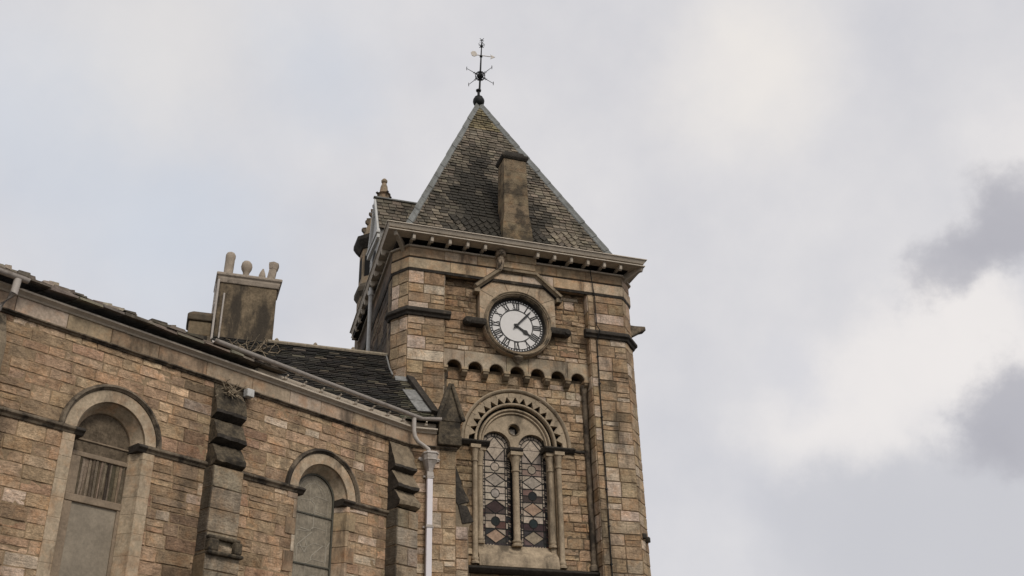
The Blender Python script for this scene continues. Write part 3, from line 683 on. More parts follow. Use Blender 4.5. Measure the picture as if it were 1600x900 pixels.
p1 = [(.42, .345, .265), (.45, .375, .295), (.37, .30, .23)]; d1 = [(.07, .05, .042), (.14, .08, .06), (.05, .045, .04), (.37, .30, .23), (.4, .33, .25)]
org = (.36, .245, .17)
stained(-LX, 5, [('L', .34, org, [(.035, .035, .035), p1[0], (.05, .045, .04)]), ('R', .36, (.018, .022, .02), [(.07, .05, .042), (.13, .065, .05), (.30, .245, .19), p1[2]]), ('L', .33, (.05, .03, .027), d1), ('R', .33, (.33, .29, .25), [p1[1], p1[2], (.2, .14, .11)]), ('L', .335, (.34, .29, .235), p1), ('R', .31, (.40, .33, .26), p1)])
stained(LX, 8, [('L', .34, (.29, .235, .165), [(.13, .09, .08), p1[2], (.045, .04, .04)]), ('R', .35, (.02, .03, .03), [p1[1], p1[2], (.05, .03, .03)]), ('L', .335, org, p1), ('R', .33, (.015, .018, .018), [(.16, .10, .08), p1[1], (.07, .05, .042)]), ('L', .335, (.34, .29, .235), p1), ('R', .31, (.30, .25, .19), [(.27, .19, .15), p1[0], p1[2]])])
g = G(); g.box(ft, -.98, .98, -.84, -.72, 7.3, 11.2); g.build('window_back', M_DARK, win)

# --- cornice with brackets ----------------------------------------------------------
g = G()
CXL, CXR, CY0, CY1 = -3.54, 3.49, -.50, 6.10
def crown(e0, z0, e1, z1, inn=.35):
    P0 = [(CXL-e0, CY0-e0), (CXR+e0, CY0-e0), (CXR+e0, CY1+e0), (CXL+.33-e0, CY1+e0)]; P1 = [(CXL-e1, CY0-e1), (CXR+e1, CY0-e1), (CXR+e1, CY1+e1), (CXL+.33-e1, CY1+e1)]
    I0 = [(CXL+inn, CY0+inn), (CXR-inn, CY0+inn), (CXR-inn, CY1-inn), (CXL+.33+inn, CY1-inn)]
    for i in range(4):
        j = (i+1) % 4
        g.add([(*P0[i], z0), (*P0[j], z0), (*P1[j], z1), (*P1[i], z1), (*I0[i], z0), (*I0[j], z0), (*I0[j], z1), (*I0[i], z1)], [(0, 1, 2, 3), (4, 7, 6, 5), (0, 4, 5, 1), (3, 2, 6, 7)])
crown(-.005, 15.22, -.005, 15.25); crown(-.07, 15.252, -.07, 15.30); crown(-.03, 15.302, .02, 15.395); crown(.045, 15.397, .045, 15.425)
cor = g.build('cornice', M_PAINT, T, bevel=.006)
g = G()
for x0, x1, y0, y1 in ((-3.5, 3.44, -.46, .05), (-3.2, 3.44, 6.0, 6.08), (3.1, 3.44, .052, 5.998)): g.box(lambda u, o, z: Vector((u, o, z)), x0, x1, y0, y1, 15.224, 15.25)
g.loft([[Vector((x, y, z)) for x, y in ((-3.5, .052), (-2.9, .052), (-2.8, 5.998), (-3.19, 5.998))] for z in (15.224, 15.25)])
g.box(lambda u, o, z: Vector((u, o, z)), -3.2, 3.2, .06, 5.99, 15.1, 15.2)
g.build('soffit', M_SOFFIT_SHADE, cor)
g = G(); g.box(lambda u, o, z: Vector((u, o, z)), -3.2, 3.25, -.19, 5.85, 15.30, 15.415); g.build('gutter_bed', M_LEAD, cor)
def bracket(f, u, reach=.40):
    g = G(); w = .038
    g.prism(f, [(-.02, 15.135), (reach*.4, 15.15), (reach-.11, 15.14), (reach-.09, 15.08), (reach-.04, 15.05), (reach+.015, 15.08), (reach+.03, 15.15), (reach+.02, 15.222), (-.02, 15.222)], u-w, u+w)
    return g.build('bracket', M_PAINT, cor, bevel=.012)
for x in (.45, .92, 1.39, 1.86, 2.33, 2.80): bracket(ft, x)
for x in (.98, 1.45, 1.92, 2.39, 2.86): bracket(ft, -x)
for k in range(10):
    y = .62+k*.58
    bracket(fl, y, .27); bracket(fr, y, .07)
for s in (-1, 1):   # long diagonal ones at the corners
    fd = lambda u, o, z, s=s: Vector(((-2.98 if s < 0 else 3.08)+s*((o*.62)+u*q2), .18-o+u*q2, z))
    g = G(); g.prism(fd, [(0, 14.95), (.12, 15.0), (.5, 15.13), (.56, 15.12), (.60, 15.222), (0, 15.222)], -.05, .05); g.build('bracket', M_PAINT, cor, bevel=.01)

# --- spire roof --------------------------------------------------------------------
RCX = -.07                      # the spire sits a little left of the clock's axis
APEX = Vector((RCX, 3.0, 22.45)); RB, RZ = 2.98, 15.40
def slates(g, P0, eu, ev, nrm, W_at, v_top, rows, col_at, wmean=.27, th=.018, tilt=.03, diamond=None):
    """courses of single slates lying on the plane P0 + u*eu + v*ev; W_at(v) gives the (u0, u1) of a course"""
    v = 0.; k = 0
    while v < v_top:
        h = rows(v); a, b = W_at(v+h*.5); dia = diamond and diamond(v)
        if b-a > .05:
            u = a-(rnd.uniform(0, wmean) if not dia else (wmean*.5 if k % 2 else 0))
            while u < b:
                w = wmean*rnd.uniform(.75, 1.25) if not dia else wmean
                ua, ub = max(a, u+.009), min(b, u+w-.009)
                if ub-ua > .03:
                    j = rnd.uniform(-.008, .008); lift = tilt*rnd.uniform(.7, 1.5); hb = h*1.25
                    c = col_at((ua+ub)/2, v)
                    Q = lambda uu, vv, oo: P0+eu*uu+ev*vv+nrm*oo
                    dia_ = dia and (-1.75 < ua < .9 or 1.1 < ua < 1.9)
                    if not dia_:
                        low = [Q(ua, v+j, lift), Q(ub, v+j+rnd.uniform(-.006, .006), lift)]
                        low2 = [Q(ua, v+j, lift-th), Q(ub, v+j, lift-th)]
                        up_ = [Q(ub, v+hb, .004), Q(ua, v+hb, .004)]
                        g.add(low+up_+low2, [(0, 1, 2, 3), (0, 4, 5, 1), (0, 3, 4), (1, 5, 2)], c)
                    else:
                        m = (ua+ub)/2; d = h*.55
                        low = [Q(ua, v+d, lift), Q(m, v-d*.6, lift*1.2), Q(ub, v+d, lift)]
                        low2 = [Q(ua, v+d, lift-th), Q(m, v-d*.6, lift*1.2-th), Q(ub, v+d, lift-th)]
                        up_ = [Q(ub, v+hb+d, .004), Q(ua, v+hb+d, .004)]
                        g.add(low+up_+low2, [(0, 1, 2, 3, 4), (0, 5, 6, 1), (1, 6, 7, 2)], c)
                u += w
        v += h; k += 1
SL = [(.195, .16, .115), (.16, .132, .095), (.23, .19, .138), (.125, .104, .076)]
faces = [((0, -1), (1, 0)), ((1, 0), (0, 1)), ((0, 1), (-1, 0)), ((-1, 0), (0, -1))]
roof = None
for i, (nn, ee) in enumerate(faces):
    n2 = Vector((nn[0], nn[1], 0)); eu = Vector((ee[0], ee[1], 0)); base = Vector((RCX, 3.0, RZ))+n2*RB
    slope = APEX-base; VL = slope.length; ev = slope.normalized(); nr = eu.cross(ev).normalized()
    g = G(); g.add([base-eu*RB, base+eu*RB, APEX], [(0, 1, 2)], (.03, .026, .022))
    def colf(u, v, i=i):
        c = jit(rnd.choice(SL), .16)
        n1 = mnoise.noise(Vector((u*1.3, v*.8, 5+i*7)))
        # black algae: one large blot left of the chimney, a smaller one to its right, faint ones elsewhere
        k = max(0, n1-.15)*1.2
        if i == 0:
            wv = mnoise.noise(Vector((u*2.6, v*1.6, 2)))*.5+mnoise.noise(Vector((u*7, v*5, 2)))*.3
            k = max(k*.5, 1.75-math.hypot((u+.72+wv*.6)/.85, (v-1.4)/2.0)*1.05+wv*1.2)
            k = max(k, 1.35-math.hypot((u+.5)/.5, (v-3.3)/1.6)+wv*1.2)
            k = max(k, 1.4-math.hypot((u-.75-wv)/.5, (v-1.0)/1.6)+wv*1.2)
            k = max(k, .9-math.hypot((u-1.15)/.7, (v-.3)/.5)+wv)
        k = min(.95, max(0, k))
        if i == 0 and v > VL-1.7: c = tuple(a*b for a, b in zip(c, (1.05, 1.02, .78)))
        return tuple(a*(1-k)+b*k for a, b in zip(c, (.03, .026, .019)))
    slates(g, base, eu, ev, nr, lambda v: (-RB*(1-v/VL), RB*(1-v/VL)), VL-.12, lambda v: rnd.uniform(.125, .15), colf,
           diamond=(lambda v: .42 < v < 1.15) if i == 0 else None, wmean=.215)
    if roof is None: roof = g.build('spire_roof', M_SLATE, T)
    else: g.build('roof_slope', M_SLATE, roof)
for sx, sy in ((-1, -1), (1, -1), (1, 1), (-1, 1)):
    g = G(); A = Vector((RCX+sx*(RB+.02), 3.0+sy*(RB+.02), RZ)); d = (APEX-A); LN = d.length; d.normalize()
    out = Vector((sx, sy, 0)).normalized(); out = (out-d*out.dot(d)).normalized(); sd_ = d.cross(out).normalized()
    segs = 13
    for k in range(segs):
        wob = lambda: Vector((rnd.uniform(-.008, .008), rnd.uniform(-.008, .008), 0)); a, b = A+d*(LN*k/segs)+wob(), A+d*(LN*(k+1)/segs+.03)+wob()
        e = .004*(segs-k)/segs; lap = .012
        def sec(p, q): 
            # two wings lying down the slopes from a rounded roll
            s1 = (Vector((-sx, 0, 0)) - d*Vector((-sx, 0, 0)).dot(d)).normalized(); s2 = (Vector((0, -sy, 0))-d*Vector((0, -sy, 0)).dot(d)).normalized()
            return [p+s1*.10+out*(.035+q), p+s1*.05+out*(.055+q), p+out*(.10+q), p+s2*.05+out*(.055+q), p+s2*.10+out*(.035+q), p+s2*.10+out*(.0), p+out*.0, p+s1*.10]
        g.loft([sec(a, lap), sec(b, 0)])
    g.build('hip_flashing', M_LEAD, roof)
# chimney rising through the front slope
fy = lambda u, o, z: Vector((u, o, z))
g = G(); px, py = .035, .12
def ring4(x0, x1, y0, y1, z): return [Vector((x0, y0, z)), Vector((x1, y0, z)), Vector((x1, y1, z)), Vector((x0, y1, z))]
bx = [(-.40, .47, .10, .72, 15.42), (-.385, .455, .105, .72, 16.1), (-.37, .44, .11, .72, 16.35), (-.33, .385, .12, .70, 16.62), (-.315, .37, .13, .68, 17.6), (-.305, .355, .14, .66, 18.46)]
bx = [(a+.06, b+.05, c, d, e) for a, b, c, d, e in bx]
for a, b in zip(bx[:-1], bx[1:]):
    nz_ = max(1, round((b[4]-a[4])/.36))
    for k in range(nz_):
        t0, t1 = k/nz_, (k+1)/nz_-.002/(b[4]-a[4])
        la = [a[i]+(b[i]-a[i])*t0 for i in range(5)]; lb = [a[i]+(b[i]-a[i])*t1 for i in range(5)]
        g.loft([ring4(*la), ring4(*lb)], col=jit((.215, .162, .10), .14))
chim = lab(g.build('roof_chimney', M_CHIM, T, bevel=.006), 'slim stone chimney rising through the front slope of the spire')
g = G(); g.loft([ring4(-.26, .425, .12, .68, 18.42), ring4(-.31, .47, .07, .72, 18.49), ring4(-.305, .46, .07, .72, 18.57)]); g.loft([ring4(-.24, .39, .14, .66, 18.57), ring4(-.2, .34, .16, .62, 18.70)])
for k in range(9):
    a, b = rnd.uniform(-.27, .3), rnd.uniform(.09, .5); g.loft([ring4(a, a+.14, b, b+.14, 18.55), ring4(a+.02, a+.12, b+.02, b+.12, 18.68+rnd.uniform(0, .08))])
g.build('chimney_cap', M_SOOT_SHADE, chim, bevel=.015)
# --- dormer on the left slope -----------------------------------------------------
DX, DY, DH, DZ0, DZ1 = -3.24, 2.90, .66, 16.86, 18.24
g = G()
xin = lambda z: RCX-RB*(APEX.z-z)/(APEX.z-RZ)-.0
for s in (-1, 1):
    A, B = Vector((DX, DY+s*DH, DZ0)), Vector((DX, DY, DZ1)); d_ = (B-A); VL2 = d_.length; ev = d_.normalized(); eu = Vector((1, 0, 0)); nr = eu.cross(ev) if s < 0 else ev.cross(eu)
    wA, wB = xin(DZ0)-DX+.35, xin(DZ1)-DX+.25
    g.add([A, A+eu*wA, B+eu*wB, B], [(0, 1, 2, 3)], (.03, .026, .022))
    slates(g, A, eu, ev, nr.normalized(), lambda v: (0, wA+(wB-wA)*v/VL2), VL2-.08, lambda v: .165, lambda u, v: tuple(x*.8 for x in jit(rnd.choice(SL), .2)), wmean=.24)
dorm = lab(g.build('dormer', M_SLATE, T), 'small gabled dormer on the left slope of the spire')
g = G(); g.box(fy, DX-.08, xin(DZ1)+.1, DY-.06, DY+.06, DZ1-.0, DZ1+.055); g.build('ridge_flashing', M_LEAD, dorm, bevel=.02)
fd_ = lambda u, o, z: Vector((DX-o, DY+u, z))
g = G(); g.poly(fd_, [(-DH+.06, 15.5), (DH-.06, 15.5), (DH-.06, DZ0), (0, DZ1-.06), (-DH+.06, DZ0)], -.6, -.02); 
for s in (-1, 1): g.loft([[fd_(s*(DH+.04), o, DZ0-.10), fd_(0, o, DZ1-.01), fd_(0, o, DZ1-.20), fd_(s*(DH-.08), o, DZ0-.10)] for o in (-.02, .06)])
g.box(fd_, -DH-.06, DH+.06, -.02, .09, DZ0-.17, DZ0-.11); g.box(fd_, -DH-.03, DH+.03, -.02, .06, DZ0-.32, DZ0-.20)
g.build('gable', M_CREAM, dorm, bevel=.008)
g = G(); g.poly(fd_, [(-.22, 15.75), (.22, 15.75)]+[(.22*math.cos(math.pi*k/10), 16.25+.22*math.sin(math.pi*k/10)) for k in range(11)], -.03, -.012); g.build('louvre_opening', M_DARK, dorm)
g = G(); g.box(fy, DX+.02, xin(DZ0)+.5, DY-DH+.06, DY+DH-.06, 15.5, DZ0); g.build('cheek', M_CREAM, dorm)
# --- weather vane -------------------------------------------------------------------
vb = Vector((RCX, 3.0, 22.3)); lean = Vector((.045, 0, 1)).normalized()
VH = .68
vp = lambda h: vb+lean*(h*VH if h < 1.2 else .816+(h-1.2)*.625)
g = G(); g.lathe(vb, [(r*.8, z*VH) for r, z in [(.10, -.1), (.12, .06), (.09, .10), (.17, .16), (.215, .26), (.235, .38), (.22, .48), (.16, .56), (.17, .60), (.09, .66), (.055, .72), (.05, .95), (.10, .98), (.11, 1.04), (.06, 1.08), (.05, 1.1)]], 16)
vane = lab(g.build('weather_vane', M_IRON, T, smooth=True), 'black iron finial with weather vane at the tip of the spire')
g = G(); g.tube([vp(1.0), vp(2.4), vp(3.35), vp(4.45)], [.034, .03, .024, .014], 8)
for h, r in ((3.3, .05), (3.98, .05)): g.lathe(vp(h), [(.02, -.05), (r, -.02), (r, .02), (.02, .05)], 10)
for h, ln in ((3.98, .10), (4.42, .09)):
    for a in range(4): d = Vector((math.cos(a*1.57+.5), math.sin(a*1.57+.5), .15)); g.tube([vp(h), vp(h)+d*ln], .012, 5)
for a in range(4): d = Vector((math.cos(a*1.57), math.sin(a*1.57), 0)); g.tube([vp(4.0)+d*.08, vp(4.15)+d*.1, vp(4.25)+d*.04], .008, 5)
g.build('pole', M_IRON, vane)
g = G(); c = vp(1.98)
for a in range(6):
    for rr_ in (.16,):
        e = Vector((math.cos(a*math.pi/6*1.0), math.sin(a*math.pi/6*1.0), 0))
        pts = [c+e*(rr_*math.cos(t))+Vector((0, 0, 1))*(rr_*math.sin(t)) for t in [2*math.pi*k/14 for k in range(15)]]
        g.tube(pts, .011, 5)
g.lathe(c, [(.04, -.1), (.09, -.05), (.10, .0), (.09, .05), (.04, .1)], 12)
g.build('scroll_globe', M_IRON, vane)
for k in range(4):
    a = k*math.pi/2+R(24); g = G(); e = Vector((math.cos(a), math.sin(a), 0)); t_ = Vector((-e.y, e.x, 0))
    g.tube([c+e*.1, c+e*.30, c+e*.58], [.015, .011, .008], 6)
    for p in ((.2, .05), (.26, .04)): g.tube([c+e*p[0]-t_*p[1], c+e*p[0]+t_*p[1]], .01, 5)
    g.tube([c+e*.57+Vector((0, 0, -.07)), c+e*.57+Vector((0, 0, .07))], .011, 5); g.tube([c+e*.57+Vector((0, 0, .07)), c+e*.578-Vector((0, 0, .02))], .01, 5)
    g.build('direction_arm', M_IRON, vane)
g = G(); c = vp(3.35); a = R(-12); e = Vector((math.cos(a), math.sin(a), 0))
fa = lambda u, o, z: c+e*u+Vector((-e.y, e.x, 0))*o+Vector((0, 0, z))
g.tube([fa(-.25, 0, .03), fa(.40, 0, -.03)], .014, 6)
g.poly(fa, [(-.34, .10), (-.28, .17), (-.19, .16), (-.14, .08), (-.14, .0), (-.22, -.05), (-.3, -.02)], -.012, .012)
g.poly(fa, [(.34, -.0), (.30, .06), (.46, -.035), (.30, -.12), (.34, -.05)], -.01, .01)
g.build('vane_arrow', M_GOLD, vane)
# --- stair turret at the back left -----------------------------------------------------
TX, TY, TR = -2.36, 6.25, .71
g = G()
def oct_(r, z): return [Vector((TX+r*math.cos(R(22.5)+k*math.pi/4), TY+r*math.sin(R(22.5)+k*math.pi/4), z)) for k in range(8)]
g.loft([oct_(TR, 0), oct_(TR, 16.6)], col=(.2, .155, .105)); g.loft([oct_(TR+.0, 16.6), oct_(TR+.10, 16.75), oct_(TR+.10, 16.9), oct_(TR-.0, 17.05)], col=(.09, .075, .055))
g.loft([oct_(TR-.02, 17.05), oct_(TR-.02, 18.35)], col=(.30, .235, .16))
tur = lab(g.build('stair_turret', M_ASHC, T), 'narrow eight sided stair turret behind the left eaves')
g = G(); g.loft([oct_(TR+.02, 18.3), oct_(TR+.12, 18.42), oct_(TR+.20, 18.55), oct_(TR+.20, 18.68), oct_(TR+.02, 18.78)]); g.build('turret_cornice', M_SOOT_SHADE, tur)
g = G(); g.loft([oct_(TR+.02, 18.76), oct_(.12, 20.5)], col=(.26, .205, .14))
for k in range(8):
    for t in (.1, .3, .5, .7):
        A = oct_(TR+.02, 18.76)[k].lerp(oct_(.12, 20.5)[k], t); e = (A-Vector((TX, TY, A.z))).normalized()
        g.loft([[A+e*(-.03)+Vector((-e.y, e.x, 0))*s*.05+Vector((0, 0, z)) for s, z in ((-1, -.08), (1, -.08), (1, .08), (-1, .08))], [A+e*.10+Vector((-e.y, e.x, 0))*s*.03+Vector((0, 0, z)) for s, z in ((-1, -.0), (1, -.0), (1, .09), (-1, .09))]], col=(.13, .105, .075))
g.build('turret_spire', M_ASHC, tur)
g = G(); g.lathe((TX, TY, 20.3), [(.20, 0), (.22, .05), (.17, .09), (.17, .26), (.23, .31), (.15, .35), (.12, .6), (.08, .72), (.065, .75), (.10, .80), (.105, .86), (.05, .93), (.02, .95)], 12, col=(.27, .215, .15))
for k in range(4): a = k*math.pi/2+.3; g.lathe((TX+.25*math.cos(a), TY+.25*math.sin(a), 20.60), [(.01, -.05), (.05, 0), (.01, .05)], 8, col=(.06, .05, .04))
g.build('turret_finial', M_ASHC, tur)
g = G()
for a in (math.pi, math.pi*1.25, math.pi*.75, math.pi*1.5):
    e = Vector((math.cos(a), math.sin(a), 0)); t_ = Vector((-e.y, e.x, 0)); cc_ = Vector((TX, TY, 0))+e*(TR*.925-.02)
    g.poly(lambda u, o, z: cc_+t_*u+e*o+Vector((0, 0, z)), [(-.17, 17.3), (.17, 17.3), (.17, 18.05), (-.17, 18.05)], -.06, .012)
g.build('turret_window', M_DARK, tur)
# --- small things on the tower -----------------------------------------------------------
g = G(); g.tube([fy(-3.30, 2.72, 15.2), fy(-3.29, 2.72, 11.0)], .06, 10); g.tube([fy(-3.29, 2.72, 14.95), fy(-3.29, 2.72, 15.1)], .085, 10)
lab(g.build('downpipe', M_CREAM, T, smooth=True), 'pale rainwater pipe down the left side of the tower')
g = G(); fs_ = lambda u, o, z: Vector((3.27+o, .70+u, z))
g.prism(fs_, [(0, 13.60), (.22, 13.66), (.48, 13.82), (.62, 13.87), (.61, 13.99), (.3, 13.97), (0, 13.98)], -.12, .12)
g.loft([[fs_(-.1, 0, 13.4), fs_(.1, 0, 13.4), fs_(.1, .1, 13.5), fs_(-.1, .1, 13.5)], [fs_(-.1, 0, 13.6), fs_(.1, 0, 13.6), fs_(.1, .2, 13.62), fs_(-.1, .2, 13.62)]])
lab(g.build('water_spout', M_GRIME, T, bevel=.02), 'stone spout jutting from the right corner')
g = G(); pts = [ft(2.03, .12, 15.15), ft(2.05, .10, 14.95), ft(2.10, .09, 14.5), ft(2.14, .055, 14.3), ft(2.15, .05, 13.5), ft(2.17, .18, 13.3), ft(2.13, .05, 13.05)]+[ft(2.13+rnd.uniform(-.008, .008), .045, z) for z in (12, 11, 10, 9, 8, 7, 5, 0)]
g.tube(pts, .0125, 6)
for z in (12.6, 11.85, 10.95, 10.0, 9.1, 8.2, 7.3, 6): g.box(ft, 2.10, 2.16, .02, .06, z, z+.025)
g.build('conductor_cable', M_IRON, T)
g = G(); g.box(ft, 3.02, 3.14, -.2, -.02, 8.0, 8.12); g.box(lambda u, o, z: fcr(u, o, z), .3, .42, .0, .12, 7.95, 8.08); g.build('corbel_stub', M_SOOT_SHADE, T, bevel=.02)

# ================================================================== CHURCH
ALP = R(30.5); P0 = Vector((-3.0, -1.1, 0)); ds = Vector((-math.cos(ALP), -math.sin(ALP), 0)); dn = Vector((math.sin(ALP), -math.cos(ALP), 0))
def fw_(s, o, z): return P0+ds*s+dn*o+Vector((0, 0, z))         # canted wall: s to the left, o outward
def fa_(u, o, z): return Vector((u, -1.1-o, z))                 # its return, parallel with the tower front
CH = thing('church', (-6, -.5, 0), 'long stone church wall with round arched windows and dark slate roof beside the tower', 'church')
WZ, SPR = 9.4, 7.75
WINS = (2.34, 6.93); NR = .63
# --- wall -------------------------------------------------------------------
g = G(); S1 = 14.0
pts = [(0, 0)]
for c in WINS:
    pts += [(c-NR, 0), (c-NR, SPR)]+[(c-NR*math.cos(math.pi*k/20), SPR+NR*math.sin(math.pi*k/20)) for k in range(1, 20)]+[(c+NR, SPR), (c+NR, 0)]
pts += [(S1, 0), (S1, WZ), (0, WZ)]
g.poly(fw_, pts, -.45, 0, mi=1)
for c in WINS: g.box(fw_, c-NR, c+NR, -.45, -.02, 0, 3.6, mi=1)
def iv_c(a, b):
    m = (a+b)/2; out = [[.0, S1]]
    for c in WINS:
        if b < 3.6: continue
        if m < SPR: k = .66
        elif m < SPR+.88: k = max(.08, math.sqrt(.88**2-(m-SPR)**2))
        else: continue
        l = out.pop(); out += [[l[0], c-k], [c+k, l[1]]]
    return out
def stain_c(u, z):
    """old black water stains: a broad run beside the middle buttress, one at the left corner, a few bleached stones near the top"""
    n9 = mnoise.noise(Vector((u*2.2, z*1.1, 4)))
    k = max(0, 1-abs(u-5.45)/.6+n9*.8)*.42+max(0, 1-abs(u-9.0)/.4+n9*.6)*.5+max(0, 1-abs(u-4.1)/.3+n9)*.25
    if z > 8.7 and 5.3 < u < 6.6 and rnd.random() < .22: return 1.35
    return max(.30, 1-k)
courses(g, fw_, 0, 4.6, iv_c, 0, PAL_C, hr=(.24, .36), wr=(.4, .9), res=.14)
courses(g, fw_, 4.6, 7.7, iv_c, 0, PAL_C, hr=(.16, .30), wr=(.26, .74), rough=.014, joint=.007, tone=stain_c)
courses(g, fw_, 7.8, 9.38, iv_c, 0, PAL_C, hr=(.14, .27), wr=(.26, .74), rough=.014, joint=.007, tone=stain_c)
g.build('wall', [M_STONE, M_MORTARC], CH)
g = G()     # return wall and the pier beside the downpipe
g.loft([[Vector(p+(z,)) for p in ((-3.0, -1.1), (-1.95, -1.1), (-1.95, .6), (-3.2, .6))] for z in (0, 9.6)], mi=1)
quoin_pier(g, fa_, -2.62, -1.95, 0, 9.38, 0, chance=.5)
courses(g, fa_, 0, 9.38, lambda a, b: [(-3.0, -2.62)], 0, PAL_C, hr=(.15, .27), wr=(.3, .5))
courses(g, lambda u, o, z: Vector((-1.95+o, u, z)), 0, 9.5, lambda a, b: [(-1.1, .4)], 0, PAL_C)
g.build('return_wall', [M_STONE, M_MORTARC], CH)
# --- string course, frieze and eaves mouldings -------------------------------
prof_s = [(-.03, 7.66), (.03, 7.66), (.05, 7.70), (.09, 7.73), (.09, 7.76), (.03, 7.80), (-.03, 7.80)]
for a, b in ((.30, WINS[0]-.60), (WINS[0]+.60, WINS[1]-.60), (WINS[1]+.60, 13.9)):
    g = G(); nn = max(1, int((b-a)/1.1))
    for k in range(nn): g.prism(fw_, prof_s, a+(b-a)*k/nn+.002, a+(b-a)*(k+1)/nn-.002)
    g.build('string_course', M_GRIME, CH, bevel=.008)
def eaves_run(prof, m, name, bevel=.01, blocks=None, pal=None, s_hi=14.0, s_lo=0, ret=True, x_end=-1.93):
    g = G(); cuts = [s_lo]
    while cuts[-1] < s_hi-.6: cuts.append(cuts[-1]+(rnd.uniform(.75, 1.05) if blocks else 3.5))
    cuts[-1] = s_hi
    mit = math.tan(ALP/2)
    for a, b in zip(cuts[:-1], cuts[1:]):
        sh = lambda s, o: s+(o*mit if s <= s_lo+1e-6 and s_lo == 0 else 0)*-1
        col = pick(pal) if pal else (.3, .25, .18); e = .004 if blocks else 0
        g.loft([[fw_(sh(a, o)+(e if a > 0 else 0), o, z) for o, z in prof], [fw_(b-e, o, z) for o, z in prof]], col=col)
    if ret:
        col = pick(pal) if pal else (.3, .25, .18)
        g.loft([[fa_(-3.0+o*mit*1.0, o, z) for o, z in prof], [fa_(x_end, o, z) for o, z in prof]], col=col)
    return g.build(name, m, CH, bevel=bevel)
eaves_run([(-.3, 9.40), (.05, 9.40), (.05, 9.67), (-.3, 9.67)], M_ASHC, 'frieze_band', blocks=True, pal=[((.36, .285, .20), 3), ((.32, .25, .17), 3), ((.40, .33, .25), 1)])
eaves_run([(-.2, 9.33), (.035, 9.33), (.05, 9.36), (.085, 9.365), (.085, 9.395), (-.2, 9.398)], M_GRIME, 'frieze_fillet')
eaves_run([(-.3, 9.672), (.07, 9.672), (.09, 9.70), (.15, 9.735), (.165, 9.735), (.165, 9.775), (-.3, 9.775)], M_PAINT, 'eaves_moulding', x_end=-2.41)
eaves_run([(-.3, 9.777), (.02, 9.777), (.02, 9.93), (-.3, 9.93)], M_PAINT, 'eaves_fascia', s_hi=4.15, x_end=-2.41)
eaves_run([(-.3, 9.777), (.02, 9.777), (.02, 9.86), (-.3, 9.86)], M_SOOT_SHADE, 'eaves_fascia', s_hi=14, s_lo=4.2, ret=False)  # dark band painted as the shade below the slate overhang
# gutter: half round with a pale lip, on small brackets
g = G(); mit = math.tan(ALP/2)
def gsec(pt): return [pt(.25+.066*math.cos(a), 9.985+.066*math.sin(a)) for a in [math.pi+math.pi*k/8 for k in range(9)]]+[pt(.25+.055*math.cos(a), 9.985+.055*math.sin(a)) for a in [2*math.pi-math.pi*k/8 for k in range(9)]]
g.loft([gsec(lambda o, z: fw_(5.35, o, z+.07)), gsec(lambda o, z: fw_(-o*mit, o, z)), gsec(lambda o, z: fa_(-2.36, o, z))])
gut = lab(g.build('gutter', M_GREYPIPE, CH, smooth=True), 'long pale half round gutter along the eaves')
for k in range(8):
    g = G(); s = .35+k*.46
    g.tube([fw_(s, .02, 9.83), fw_(s, .14, 9.84), fw_(s, .22, 9.89)], [.02, .022, .02], 6); g.lathe(fw_(s, .15, 9.80), [(.01, 0), (.035, .02), (.035, .06), (.01, .08)], 8); g.build('gutter_bracket', M_PAINT, gut)
g = G(); g.tube([fa_(-2.68, .02, 9.83), fa_(-2.68, .14, 9.84), fa_(-2.68, .22, 9.89)], [.02, .022, .02], 6); g.lathe(fa_(-2.68, .15, 9.80), [(.01, 0), (.035, .02), (.035, .06), (.01, .08)], 8); g.build('gutter_bracket', M_PAINT, gut)
# broken slate eaves over the left part
g = G(); s = 3.6
while s < 14:
    w = rnd.uniform(.28, .6)
    for lay in range(3):
        o1 = .33-lay*.09+rnd.uniform(-.03, .03); z = 9.865+lay*.055+rnd.uniform(-.008, .008)
        if s < 4.3 and lay == 0: continue
        g.loft([[fw_(s+.01, -.5, z+.16), fw_(s+.01, o1, z), fw_(s+.01, o1-.02, z+.05), fw_(s+.01, -.5, z+.21)], [fw_(s+w-.01, -.5, z+.16), fw_(s+w-.01, o1+rnd.uniform(-.03, .03), z+rnd.uniform(-.012, .012)), fw_(s+w-.01, o1-.02, z+.05+rnd.uniform(-.01, .02)), fw_(s+w-.01, -.5, z+.21)]], col=jit((.15, .125, .095), .35))
        for q9 in range(3):
            if lay >= 1 and rnd.random() < .85:
                s9 = s+rnd.uniform(0, w); w9 = rnd.uniform(.12, .34); h9 = rnd.uniform(.03, .10); o9 = o1+rnd.uniform(-.12, .03); z9 = z+.05
                g.loft([[fw_(s9, o9-.25, z9), fw_(s9, o9, z9), fw_(s9+.01, o9-.02, z9+h9), fw_(s9+.01, o9-.25, z9+h9)], [fw_(s9+w9, o9-.25, z9), fw_(s9+w9, o9+rnd.uniform(-.03, .03), z9), fw_(s9+w9-.02, o9-.03, z9+h9*rnd.uniform(.6, 1)), fw_(s9+w9-.02, o9-.25, z9+h9)]], col=jit(rnd.choice([(.15, .125, .095), (.30, .25, .185), (.08, .068, .05)]), .3))
        if rnd.random() < .35: 
            p = fw_(s+rnd.uniform(0, w), o1-.12, z+.07); q_ = rnd.uniform(.03, .07); g.lathe(p, [(q_, -.02), (q_*.9, q_*.5), (q_*.3, q_*.9)], 6, col=jit((.24, .2, .15), .3))
    s += w
g.build('eaves_slates', mat('broken eaves slates', var=.35, bump=.8, bscale=30, bdist=.02, rough=.9, stain=(.3, .26, .2), stain_scale=5, stain_lo=.55, stain_hi=.7, stain_amt=.6), CH)
